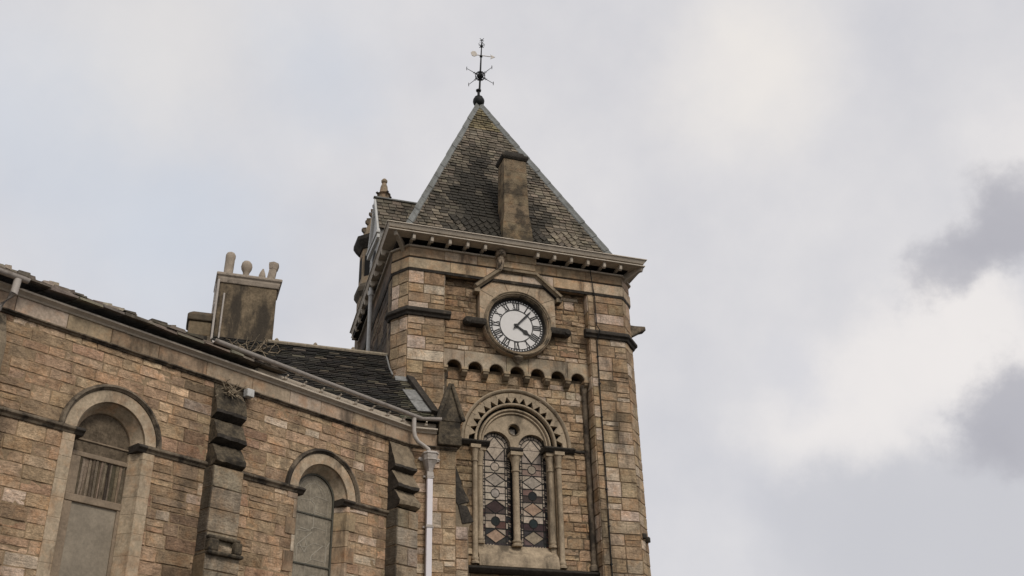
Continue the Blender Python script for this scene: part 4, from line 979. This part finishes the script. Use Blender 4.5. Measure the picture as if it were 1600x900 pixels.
# left end gutter stub and swan neck
g = G(); g.loft([gsec(lambda o, z: fw_(8.95, o+.1, z-.13)), gsec(lambda o, z: fw_(12.5, o+.1, z-.13))]); g.tube([fw_(9.12, .35, 9.80), fw_(9.13, .34, 9.55), fw_(9.25, .18, 9.3), fw_(9.5, .08, 9.15), fw_(9.62, .08, 8.6), fw_(9.62, .08, 0)], .06, 10)
lab(g.build('gutter', M_GREYPIPE, CH, smooth=True), 'short gutter end with swan neck pipe at the left edge')
# --- windows ----------------------------------------------------------------
def church_window(c, kind):
    g = G()
    g.arc(fw_, (c, SPR), [(.84, -.1), (.84, .032), (.63, .032), (.63, -.02), (.60, -.06), (.50, -.22), (.50, -.3), (.84, -.3)], 0, math.pi, 9*4, col=(.43, .34, .235))
    w = lab(g.build('arched_window', M_ASHC, CH, bevel=.006), 'narrow arched window with a cracked leaded pane' if kind else 'narrow arched window with broken boards and a plain lower panel')
    g = G(); g.arc(fw_, (c, SPR), [(.94, -.05), (.94, .05), (.92, .085), (.885, .095), (.86, .06), (.845, .05), (.845, -.05)], -.0, math.pi, 36); g.build('hood_mould', M_GRIME, w, smooth=True)
    gs = {-1: G(), 1: G()}; z = 3.62
    for k in range(40):
        h = rnd.uniform(.26, .40)
        if z+h > SPR-.1: h = SPR-.09-z
        if h < .05: break
        for s in (-1, 1):
            ww = (.86 if (k+(s > 0)) % 2 else .70) if kind else .84
            col = pick(PAL_Q) if kind else jit((.43, .34, .235), .04)
            e = .004 if kind else .0005
            gs[s].loft([[fw_(c+s*x, o, zz) for x, o in ((.50, -.3), (.50, -.22), (.60, -.05), (.625, .028), (ww, .028), (ww, -.3))] for zz in (z+e, z+h-e)], col=col)
        z += h
    for s in (-1, 1):   # impost blocks carrying the string into the opening
        a, b = sorted((c+s*.49, c+s*.66)); gs[s].prism(fw_, [(-.26, 7.66), (.03, 7.66), (.06, 7.70), (.10, 7.73), (.10, 7.76), (.03, 7.80), (-.26, 7.80)], a, b, col=(.055, .047, .038))
        gs[s].build('window_jamb', M_ASHC, w, bevel=.006)
    pts = [(c-.53, 3.5), (c+.53, 3.5), (c+.53, SPR)]+[(c+.53*math.cos(math.pi*k/20), SPR+.53*math.sin(math.pi*k/20)) for k in range(1, 20)]+[(c-.53, SPR)]
    g = G(); g.poly(fw_, pts, -.29, -.26); pn = g.build('pane', M_PANE if kind else M_MESH, w)
    if kind:
        g = G()
        for z in (7.40, 6.42, 5.4, 4.4): g.box(fw_, c-.5, c+.5, -.262, -.235, z, z+.028)
        g.arc(fw_, (c, SPR), [(.50, -.262), (.50, -.225), (.465, -.225), (.465, -.262)], 0, math.pi, 28); 
        for s in (-1, 1): a, b = sorted((c+s*.465, c+s*.50)); g.box(fw_, a, b, -.262, -.225, 3.5, SPR)
        g.build('window_frame', mat('green bronze frame', base=(.09, .085, .065), var=.2, bump=.2, rough=.6), w)
        g = G()
        def ln(x0, z0, x1, z1, r=.008):
            d = Vector((x1-x0, z1-z0)).normalized(); e = Vector((-d.y, d.x))*r
            g.poly(fw_, [(c-x0-e.x, z0+e.y), (c-x0+e.x, z0-e.y), (c-x1+e.x, z1-e.y), (c-x1-e.x, z1+e.y)], -.27, -.254)
        for seg in ((.02, 7.40, .02, 7.18), (.02, 7.18, -.05, 7.10), (-.05, 7.10, -.30, 7.12), (0, 7.08, -.34, 6.78), (-.34, 6.78, -.34, 6.46), (-.18, 6.95, -.10, 6.78), (-.10, 6.78, -.16, 6.66), (-.16, 6.66, -.28, 6.8), (.30, 6.86, .02, 6.62), (.02, 6.62, .0, 6.52), (.46, 6.95, .38, 6.82), (.38, 6.82, .38, 6.55), (.04, 7.42, .04, 7.62), (.04, 7.62, -.06, 7.7), (-.34, 6.46, -.4, 6.44)): ln(*seg)
        for x0 in (-.38, .36): ln(x0, 3.6, x0, 7.7, .004)
        for k in range(9): z0 = 5.2+k*.31; ln(-.38, z0, -.1, z0+.02, .005); ln(.05, z0+.12, .36, z0+.1, .005); ln(-.1, z0+.02, .05, z0+.12, .004); ln(-.1, z0+.02, -.12, z0+.3, .004)
        for rad in (.40, .30): g.arc(fw_, (c, SPR), [(rad, -.262), (rad, -.254), (rad+.009, -.254), (rad+.009, -.262)], 0, math.pi, 20)
        ln(-.22, 7.85, 0, 8.13, .003); ln(.22, 7.85, 0, 8.13, .003)
        g.build('cracked_leading', M_CRACK, w)
    else:
        g = G(); x = c-.48
        while x < c+.30:      # upright splintered boards in the upper light
            bw = rnd.uniform(.025, .065); t0 = rnd.uniform(-.02, .02)
            g.loft([[fw_(x, -.25+t0, 6.78), fw_(x+bw-.012, -.25+rnd.uniform(-.015, .015), 6.78), fw_(x+bw-.012, -.27, 6.78), fw_(x, -.27, 6.78)], [fw_(x+rnd.uniform(-.02, .02), -.24+t0, 7.42), fw_(x+bw-.012, -.245, 7.42), fw_(x+bw-.012, -.27, 7.42), fw_(x, -.27, 7.42)]], col=jit(rnd.choice([(.10, .078, .052), (.05, .04, .03), (.23, .18, .125), (.15, .115, .078)]), .25))
            x += bw
        g.build('splintered_board', mat('old weathered boards', var=.5, vscale=10, bump=.7, rough=.9), w)
        g = G(); g.box(fw_, c-.5, c+.5, -.26, -.215, 7.42, 7.50); g.box(fw_, c-.5, c+.5, -.262, -.205, 6.66, 6.78); g.box(fw_, c+.34, c+.5, -.26, -.22, 6.78, 7.42); g.box(fw_, c-.5, c-.44, -.262, -.22, 3.5, 6.66); g.box(fw_, c+.36, c+.5, -.262, -.22, 3.5, 6.66)
        g.box(fw_, c-.52, c+.52, -.262, -.235, 7.70, 7.73)
        g.build('window_frame', M_WOODOLD if False else M_BOARD, w, bevel=.01)
        g = G(); g.box(fw_, c-.44, c+.36, -.262, -.248, 3.5, 6.66); g.build('lower_panel', mat('plain grey panel', base=(.285, .24, .18), var=.25, vscale=3, fine=18, bump=.15, rough=.55, spec=.15), w)
church_window(WINS[0], 1); church_window(WINS[1], 0)
# --- buttresses ---------------------------------------------------------------
def buttress(s0, s1, kind):
    """stepped weatherings above a plain pier"""
    g = G(); top = 9.26 if kind else 9.30
    P = [[(-.0, 9.32), (.03, 9.32), (.28, 8.78), (.28, 8.72), (.06, 8.64)], [(.0, 8.66), (.14, 8.66), (.38, 8.34), (.38, 8.27), (.10, 8.20)], [(.0, 8.24), (.20, 8.24), (.46, 7.96), (.46, 7.88), (.2, 7.80)]]
    P = [[(o*(.72 if kind else .88), z-(.06*i if kind else 0)) for o, z in p] for i, p in enumerate(P)]
    b = None
    for k, p in enumerate(P):
        p = p+[(0, p[-1][1])]
        gg_ = G(); ua_, ub_ = s0-.015+.01*k, s1+.015-.01*k
        gg_.rough_prism(fw_, p, ua_, ub_, col=jit((.16, .13, .09), .15))
        # shade painted dark on the lip: every downward or backward facing bit of it
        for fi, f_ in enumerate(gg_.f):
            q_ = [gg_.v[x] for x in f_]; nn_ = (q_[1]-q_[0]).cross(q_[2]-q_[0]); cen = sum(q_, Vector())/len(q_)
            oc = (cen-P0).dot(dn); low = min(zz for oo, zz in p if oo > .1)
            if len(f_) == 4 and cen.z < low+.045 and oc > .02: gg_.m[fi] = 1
            if len(f_) > 4 and not kind: gg_.m[fi] = 1  # end caps take the same painted shade
        if b is None: b = lab(gg_.build('buttress', [M_WEATHD if kind else M_WEATH, M_SOOT_SHADE], CH), 'stepped stone buttress between the two arched windows, its upper steps black with soot' if kind else 'stepped stone buttress beside the downpipe with three sloping weatherings')
        else: gg_.build('weathering', [M_WEATHD if kind else M_WEATH, M_SOOT_SHADE], b)
    g = G(); pz = 7.80-(.12 if kind else 0); o = .30 if kind else .34
    g.box(fw_, s0, s1, -.05, o-.02, 0, pz, col=(.2, .16, .11), mi=1)
    if not kind:
        z = pz; k = 0
        while z > 5:
            h = .385; cut = s0+(s1-s0)*(.48 if k % 2 == 0 else 1) 
            for a, bb in ((s0, cut), (cut, s1)):
                if bb-a > .05: g.stone(fw_, a+.005, bb-.005, z-h+.005, z-.005, o-.02, pick([((.30, .245, .17), 3), ((.33, .28, .21), 2)]), .02, .006, .1)
            fsd = lambda u, oo, zz: fw_(s1+oo, u, zz); g.stone(fsd, .0, o-.01, z-h+.005, z-.005, 0, jit((.12, .1, .075), .2), .008, .006, .12)  # left side stones coloured darker to paint in their shade
            z -= h; k += 1
    else:
        z = pz
        while z > 6.45: h = rnd.uniform(.2, .42); h = min(h, z-6.10); g.stone(fw_, s0+.004, s1-.004, z-h+.003, z-.003, o-.02, jit((.33, .27, .19), .08), .016, .008, .1); z -= h; fsd = lambda u, oo, zz: fw_(s1+oo, u, zz); g.stone(fsd, 0, o-.01, z+.003, z+h-.003, 0, jit((.12, .1, .075), .2), .008, .006, .12)  # left side again darkened in colour as shade
        z = 6.1
        while z > 4: h = rnd.uniform(.25, .4); g.stone(fw_, s0-.05, s1+.02, z-h+.004, z-.004, o+.04, jit((.34, .28, .2), .08), .016, .008, .1); z -= h
        g.box(fw_, s0-.05, s1+.02, 0, o+.04, 0, 6.1, col=(.2, .16, .11), mi=1)
        gb = G()    # broken, hollowed drip stone
        gb.box(fw_, s0-.07, s1+.02, 0, .45, 6.08, 6.15); gb.box(fw_, s0-.03, s1, 0, .38, 6.36, 6.43)
        gb.loft([[fw_(u, o_, z) for u, o_ in ((s0-.03, 0), (s0-.03, .44), (s0+.13, .44), (s0+.13, 0))] for z in (6.15, 6.36)]); gb.loft([[fw_(u, o_, z) for u, o_ in ((s1-.2, 0), (s1-.2, .42), (s1, .42), (s1, 0))] for z in (6.15, 6.36)])
        gc = G(); gc.stone(fw_, s0+.15, s1-.21, 6.15, 6.27, .36, (.33, .26, .18), .02, .03, .08)
        dr = gb.build('drip_stone', M_WEATHD, b, bevel=.03)
        gc.build('broken_core', [M_STONE], b)
    g.build('pier', [M_STONE, M_MORTAR], b)
M_WEATHD = mat('black weatherings', base=(.10, .079, .052), var=.6, fine=20, vscale=5, bump=.8, bscale=22, bdist=.02, stain=(.022, .019, .015), stain_scale=2.6, stain_lo=.44, stain_hi=.61, stain_amt=.85)
M_WEATH = mat('sooted weatherings', base=(.22, .172, .115), var=.45, vscale=5, bump=.7, bscale=22, bdist=.02, stain=(.03, .026, .02), stain_scale=2.2, stain_lo=.53, stain_hi=.68, stain_amt=.8)
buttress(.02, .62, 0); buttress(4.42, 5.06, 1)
g = G(); g.prism(fw_, [(-.05, 9.3), (.05, 9.3), (.3, 8.7), (.3, 7.9), (.4, 7.8), (.4, 0), (-.05, 0)], 9.05, 9.7); lab(g.build('buttress', M_WEATH, CH, bevel=.02), 'dark buttress at the left end of the wall')
# side buttress with stepped edge and gabled cap, at the inner corner
g = G()
ff = lambda u, o, z: Vector((u, -1.085+o, z))
prof = [(-1.96, 0), (-1.66, 0), (-1.66, 7.66), (-1.56, 7.78), (-1.69, 8.08), (-1.73, 8.10), (-1.66, 8.22), (-1.83, 8.60), (-1.84, 8.64), (-1.95, 8.98), (-1.96, 8.98)]
g.loft([[ff(u, o, z) for u, z in prof] for o in (0, .55)], mi=1)
quoin_pier(g, lambda u, o, z: ff(u, -o, z), -1.95, -1.67, 0, 7.66, .012, chance=1)
sb = lab(g.build('buttress', [M_STONE, M_WEATH], CH), 'narrow side buttress with stepped dark edge next to the great window')
g = G()
for pr in ([(-1.955, 8.62), (-1.80, 8.60), (-1.955, 9.02)], [(-1.90, 8.13), (-1.63, 8.22), (-1.84, 8.62), (-1.95, 8.62), (-1.95, 8.2)], [(-1.80, 7.72), (-1.54, 7.78), (-1.69, 8.12), (-1.9, 8.14)]): g.loft([[ff(u, o, z) for u, z in pr] for o in (-.025, .57)])
g.build('weathering', M_SOOT_SHADE, sb, bevel=.01)
g = G()
X0_, X1_, Y0_, Y1_ = -2.40, -1.86, -1.27, -.62
g.loft([ring4(X0_, X1_, Y0_, Y1_, 9.40+.02), ring4(X0_, X1_, Y0_, Y1_, 9.62), ring4(X0_+.02, X1_-.02, Y0_+.02, Y1_-.02, 9.68), ring4(X0_+.02, X1_-.02, Y0_+.02, Y1_-.02, 9.98)])
ap = Vector((-2.07, -1.05, 10.90))
g.add([(X0_-.02, Y0_, 9.97), (X1_+.02, Y0_, 9.97), (X1_+.02, Y1_, 9.97), (X0_-.02, Y1_, 9.97), ap+Vector((-.05, -.05, 0)), ap+Vector((.05, -.05, 0)), ap+Vector((.05, .3, 0)), ap+Vector((-.05, .3, 0))], [(0, 1, 5, 4), (1, 2, 6, 5), (2, 3, 7, 6), (3, 0, 4, 7), (4, 5, 6, 7), (3, 2, 1, 0)])
for a, b in (((X0_-.03, Y0_-.04, 9.98), ap+Vector((-.02, -.06, .04))), ((X1_+.03, Y0_-.04, 9.98), ap+Vector((.02, -.06, .04)))): g.tube([a, b], [.055, .05], 6)
lab(g.build('pinnacle', M_WEATHD, CH, bevel=.02), 'steep gabled cap stone black with grime above the inner corner')
# --- roofs ---------------------------------------------------------------------
RY0, RZ0, RY1, RZ1 = -1.22, 9.93, .66, 12.26
g = G()
A = Vector((-3.28, RY0, RZ0)); ev = Vector((0, RY1-RY0, RZ1-RZ0)); VL3 = ev.length; ev.normalize(); nr = Vector((1, 0, 0)).cross(ev).normalized()
XL = -7.4
xr_ = lambda y: -2.80+(.02+y)*-.39
def wr_(v):
    y = RY0+ev.y*v; return (XL, xr_(y)-.06 if y < -.02 else -3.2)
g.add([Vector((XL, RY0, RZ0)), Vector((xr_(RY0), RY0, RZ0)), Vector((xr_(0), 0, RZ0+(0-RY0)*ev.z/ev.y)), Vector((-3.28, 0, RZ0+(0-RY0)*ev.z/ev.y)), Vector((-3.28, RY1, RZ1)), Vector((XL, RY1, RZ1))], [(0, 1, 2, 3, 4, 5)], (.02, .018, .015))
g.add([Vector((XL, RY1, RZ1)), Vector((-3.28, RY1, RZ1)), Vector((-3.28, RY1+2.6, RZ0-.9)), Vector((XL, RY1+2.6, RZ0-.9))], [(0, 1, 2, 3)], (.03, .027, .022))
def colr(u, v):
    x = A.x+u
    c = rnd.choice([(.036, .031, .025), (.028, .025, .021), (.046, .04, .031), (.022, .02, .017)])
    if x > -3.15: c = rnd.choice([(.10, .09, .06), (.075, .068, .046), (.045, .04, .03), (.12, .105, .07)])
    elif rnd.random() < .06: c = (.10, .083, .06)
    return jit(c, .25)
slates(g, A, Vector((1, 0, 0)), ev, nr, lambda v: tuple(x-A.x for x in wr_(v)), VL3-.06, lambda v: rnd.uniform(.075, .095), colr, wmean=.26, th=.02, tilt=.028)
rf = lab(g.build('roof', M_SLATED, CH), 'steep dark slate roof between the eaves and the tower')
g = G()
for k in range(9):
    x = XL+1.3+k*.46; g.tube([Vector((x, RY1, RZ1+.03)), Vector((x+.455, RY1, RZ1+.03))], .055, 8)
    if k % 2 == 0: g.lathe((x+.2, RY1, RZ1+.06), [(.04, 0), (.05, .04), (.02, .08)], 8)
g.build('ridge_tiles', M_SLATED, rf, smooth=True)
g = G()     # low roof between wall head and steep roof, and the gable wall at its left end
lo = [fw_(0, -.2, 9.9), fw_(14, -.2, 9.9), fw_(14, -.2, 9.9)+Vector((-2, 7, .3)), Vector((XL, RY1+.5, 10.1)), Vector((-3.28, RY1, 10.0)), Vector((-3.0, -.9, 9.9))]
g.loft([[p+Vector((0, 0, dz)) for p in lo] for dz in (-.12, 0)], col=(.05, .045, .038)); g.build('low_roof', M_SLATED, CH)
g = G(); g.loft([[Vector((x, y, z)) for y, z in ((RY0, 9.8), (RY1, RZ1), (RY1+2.4, 9.3))] for x in (XL-.1, XL+.15)], col=(.1, .085, .06)); g.build('gable_wall', M_RENDER, CH)
# skew coping and lead beside the tower
rpl = lambda dx, y, h: Vector((xr_(y)+dx, y, RZ0+(y-RY0)*ev.z/ev.y))+nr*h
g = G(); g.loft([[rpl(-.10, y, -.25), rpl(.09, y, -.25), rpl(.09, y, .10), rpl(-.10, y, .13)] for y in (-.03, -.35, -.68, -1.02)]); g.build('skew_coping', M_SOOT_SHADE, rf, bevel=.012)
g = G(); g.loft([[Vector((xr_(y)+dx, y, z)) for dx, z in ((-.05, 9.6), (.05, 9.6), (.05, RZ0+(y-RY0)*ev.z/ev.y-.1), (-.05, RZ0+(y-RY0)*ev.z/ev.y-.1))] for y in (-.03, -1.02)]); g.build('skew_wall', M_RENDER, rf)
for y0, y1 in ((-.40, -.70), (-.69, -1.0)):
    g = G(); g.loft([[rpl(-.40, y, .045+q), rpl(-.09, y, .06+q), rpl(-.09, y, .03+q), rpl(-.40, y, .02+q)] for y, q in ((y0, 0.), (y1, .012))]); lab(g.build('lead_flashing', M_LEADP, rf), 'pale grey lead sheet down the roof edge')
g = G(); g.loft([[Vector((x, y, z)) for y, z in ((-.03, 11.47), (-.13, 11.35), (-.14, 11.31), (-.03, 11.38))] for x in (-3.16, -2.84)]); g.build('lead_flashing', M_LEADP, rf)
g = G(); g.tube([Vector((-3.24, RY1, RZ1+.05)), Vector((-3.24, .2, 11.75)), Vector((-3.2, -.02, 11.48))], .02, 6); g.build('soaker_strip', M_LEADP, rf)
# --- chimney stack with pots -------------------------------------------------------
g = G(); sx0, sx1, sy0, sy1 = -7.36, -6.0, .66, 1.5
g.loft([ring4(sx0, sx1, sy0, sy1, 9.9), ring4(sx0, sx1, sy0, sy1, 13.72)])
stk = lab(g.build('chimney_stack', M_RENDER, CH, bevel=.03), 'broad stained chimney stack with odd pots on the church roof')
g = G(); g.loft([ring4(sx0-.03, sx1+.03, sy0-.03, sy1+.03, 13.70), ring4(sx0-.06, sx1+.06, sy0-.06, sy1+.06, 13.80), ring4(sx0-.06, sx1+.06, sy0-.06, sy1+.06, 13.84), ring4(sx0-.10, sx1+.10, sy0-.10, sy1+.1, 13.88), ring4(sx0-.10, sx1+.10, sy0-.1, sy1+.1, 13.94), ring4(sx0, sx1, sy0, sy1, 13.99)]); g.build('stack_cornice', M_POT, stk, bevel=.012)
def pot(x, prof, n=14, tilt=0, lb=None, y=1.0, sm=True):
    g = G(); g.lathe((x, y, 13.97), [(r*.88, z*.93) for r, z in prof], n, a0=.3)
    g.v = [p+Vector((mnoise.noise(p*6), mnoise.noise(p*6+Vector((9, 0, 0))), 0))*.014 for p in g.v]
    if tilt:
        c = Vector((x, y, 13.97))
        g.v = [c+Matrix.Rotation(tilt, 3, 'Y') @ (p-c) for p in g.v]
    o = g.build('chimney_pot', M_POT, stk, smooth=sm)
    if lb: lab(o, lb)
    return o
pot(-7.19, [(.14, 0), (.14, .05), (.125, .07), (.13, .35), (.135, .60), (.145, .66), (.135, .74), (.10, .80), (.05, .83), (.01, .835)], lb='tall round topped clay pot at the left of the stack', tilt=.03)
pot(-6.76, [(.11, 0), (.10, .06), (.085, .12), (.085, .26), (.10, .30), (.14, .37), (.158, .46), (.14, .55), (.09, .61), (.03, .63)], lb='clay pot with a ball shaped cowl')
pot(-6.38, [(.11, 0), (.105, .06), (.10, .24), (.08, .33), (.02, .46)], n=6, sm=False, lb='short pot with a pointed hood', tilt=.06)
pot(-6.17, [(.135, 0), (.135, .05), (.125, .07), (.12, .46), (.135, .48), (.15, .60), (.15, .66), (.10, .66), (.10, .58), (.01, .58)], n=6, tilt=.12, sm=False, lb='leaning square shouldered pot with a dark crown')
g = G()
for x, y in ((-7.40, .60), (-7.44, .85)): g.tube([Vector((x, y, 11.6)), Vector((x, y, 12.6)), Vector((x+.01, y, 13.75))], .028, 8)
g.tube([Vector((-7.25, .61, 11.6)), Vector((-7.23, .61, 13.4))], .022, 8); g.tube([Vector((-7.42, .60, 13.1)), Vector((-7.42, 1.0, 13.1))], .02, 6)
g.build('flue_pipe', M_GREYPIPE, stk)
g = G(); g.loft([ring4(-7.98, -7.42, .64, 1.3, 9.9), ring4(-7.98, -7.42, .64, 1.3, 12.25)], col=(.035, .03, .024)); g.loft([ring4(-7.95, -7.42, .67, 1.3, 12.25), ring4(-7.95, -7.42, .67, 1.3, 12.62)], col=(.19, .145, .09)); g.loft([ring4(-7.99, -7.42, .62, 1.3, 12.62), ring4(-8.0, -7.42, .61, 1.3, 12.78), ring4(-7.88, -7.42, .75, 1.25, 12.90)], col=(.10, .08, .055))
lab(g.build('low_stack', M_ASHC, stk, bevel=.03), 'lower stone stub at the left foot of the stack')
# --- downpipe with hopper head --------------------------------------------------------
g = G(); hx = -2.57
g.tube([fa_(-2.98, .27, 9.92), fa_(-2.98, .27, 9.62), fa_(-2.95, .26, 9.50), fa_(-2.88, .24, 9.40), fa_(-2.72, .18, 9.33), fa_(-2.62, .15, 9.28), fa_(hx, .15, 9.15)], .048, 10)
dp = lab(g.build('downpipe', M_GREYPIPE, CH, smooth=True), 'rainwater pipe with hopper head, its long lower length bright white')
g = G(); fh = lambda u, o, z: fa_(hx+u, o, z)
def hr_(wx, o1, z): return [fh(-wx, .03, z), fh(-wx, o1*.7, z), fh(-wx*.6, o1, z), fh(wx*.6, o1, z), fh(wx, o1*.7, z), fh(wx, .03, z)]
g.loft([hr_(.06, .18, 8.76), hr_(.075, .2, 8.84), hr_(.14, .27, 9.0), hr_(.15, .29, 9.02), hr_(.15, .28, 9.05), hr_(.155, .29, 9.14), hr_(.175, .31, 9.16), hr_(.165, .30, 9.20)])
for s in (-1, 1): g.box(fh, min(s*.15, s*.215), max(s*.15, s*.215), .03, .06, 9.04, 9.12); g.lathe(fh(s*.22, .045, 9.08), [(.01, -.035), (.035, 0), (.01, .035)], 8)
g.build('hopper_head', M_GREYPIPE, dp, bevel=.008)
g = G(); g.box(fh, -.062, .062, .05, .17, 0, 8.62); g.build('white_pipe', M_WHITE, dp, bevel=.012)
g = G()
g.box(fh, -.07, .07, .045, .18, 8.62, 8.77)
for z in (8.66, 7.55, 5.5, 3.5): g.box(fh, -.075, .075, .04, .185, z, z+.06); g.box(fh, -.12, .12, .02, .05, z+.01, z+.05)
g.build('pipe_collar', M_GREYPIPE, dp, bevel=.005)
# --- junction box under the eaves -----------------------------------------------------
g = G(); g.box(fw_, 4.30, 4.46, .06, .2, 9.20, 9.36); lab(g.build('junction_box', M_CREAM, CH, bevel=.015), 'small pale box fixed under the eaves')

# ================================================================== DRY TWIGS
def twigs(base, label, n, spread, size, seed, up_=.4):
    r = random.Random(seed); t = thing('dead_plant', base, label, 'dead plant'); b = Vector(base)
    g = G(); h = G()
    for k in range(n):
        p = b+Vector((r.gauss(0, spread[0]), r.gauss(0, spread[1])*.6, abs(r.gauss(0, spread[2]))))
        d = Vector((r.uniform(-1, 1), r.uniform(-1, .2), r.uniform(-up_, 1))).normalized(); pts = [p]
        for i in range(3): d = (d+Vector((r.uniform(-.5, .5), r.uniform(-.5, .5), r.uniform(-.6, .4)))).normalized(); pts.append(pts[-1]+d*size*r.uniform(.2, .45))
        (g if k % 3 else h).tube(pts, [.014, .012, .009, .005], 5)
    g.build('stem', M_TWIG, t); h.build('dead_leaf_stalk', M_TWIG, t)
    return t
twigs(fw_(4.80, .06, 9.10), 'tangle of pale dry twigs lodged on top of the sooted buttress', 42, (.13, .06, .10), .22, 3)
twigs(Vector((-6.55, .30, 11.75)), 'flattened heap of dead stems on the slates at the foot of the broad chimney stack', 44, (.35, .14, .10), .40, 4, .1)
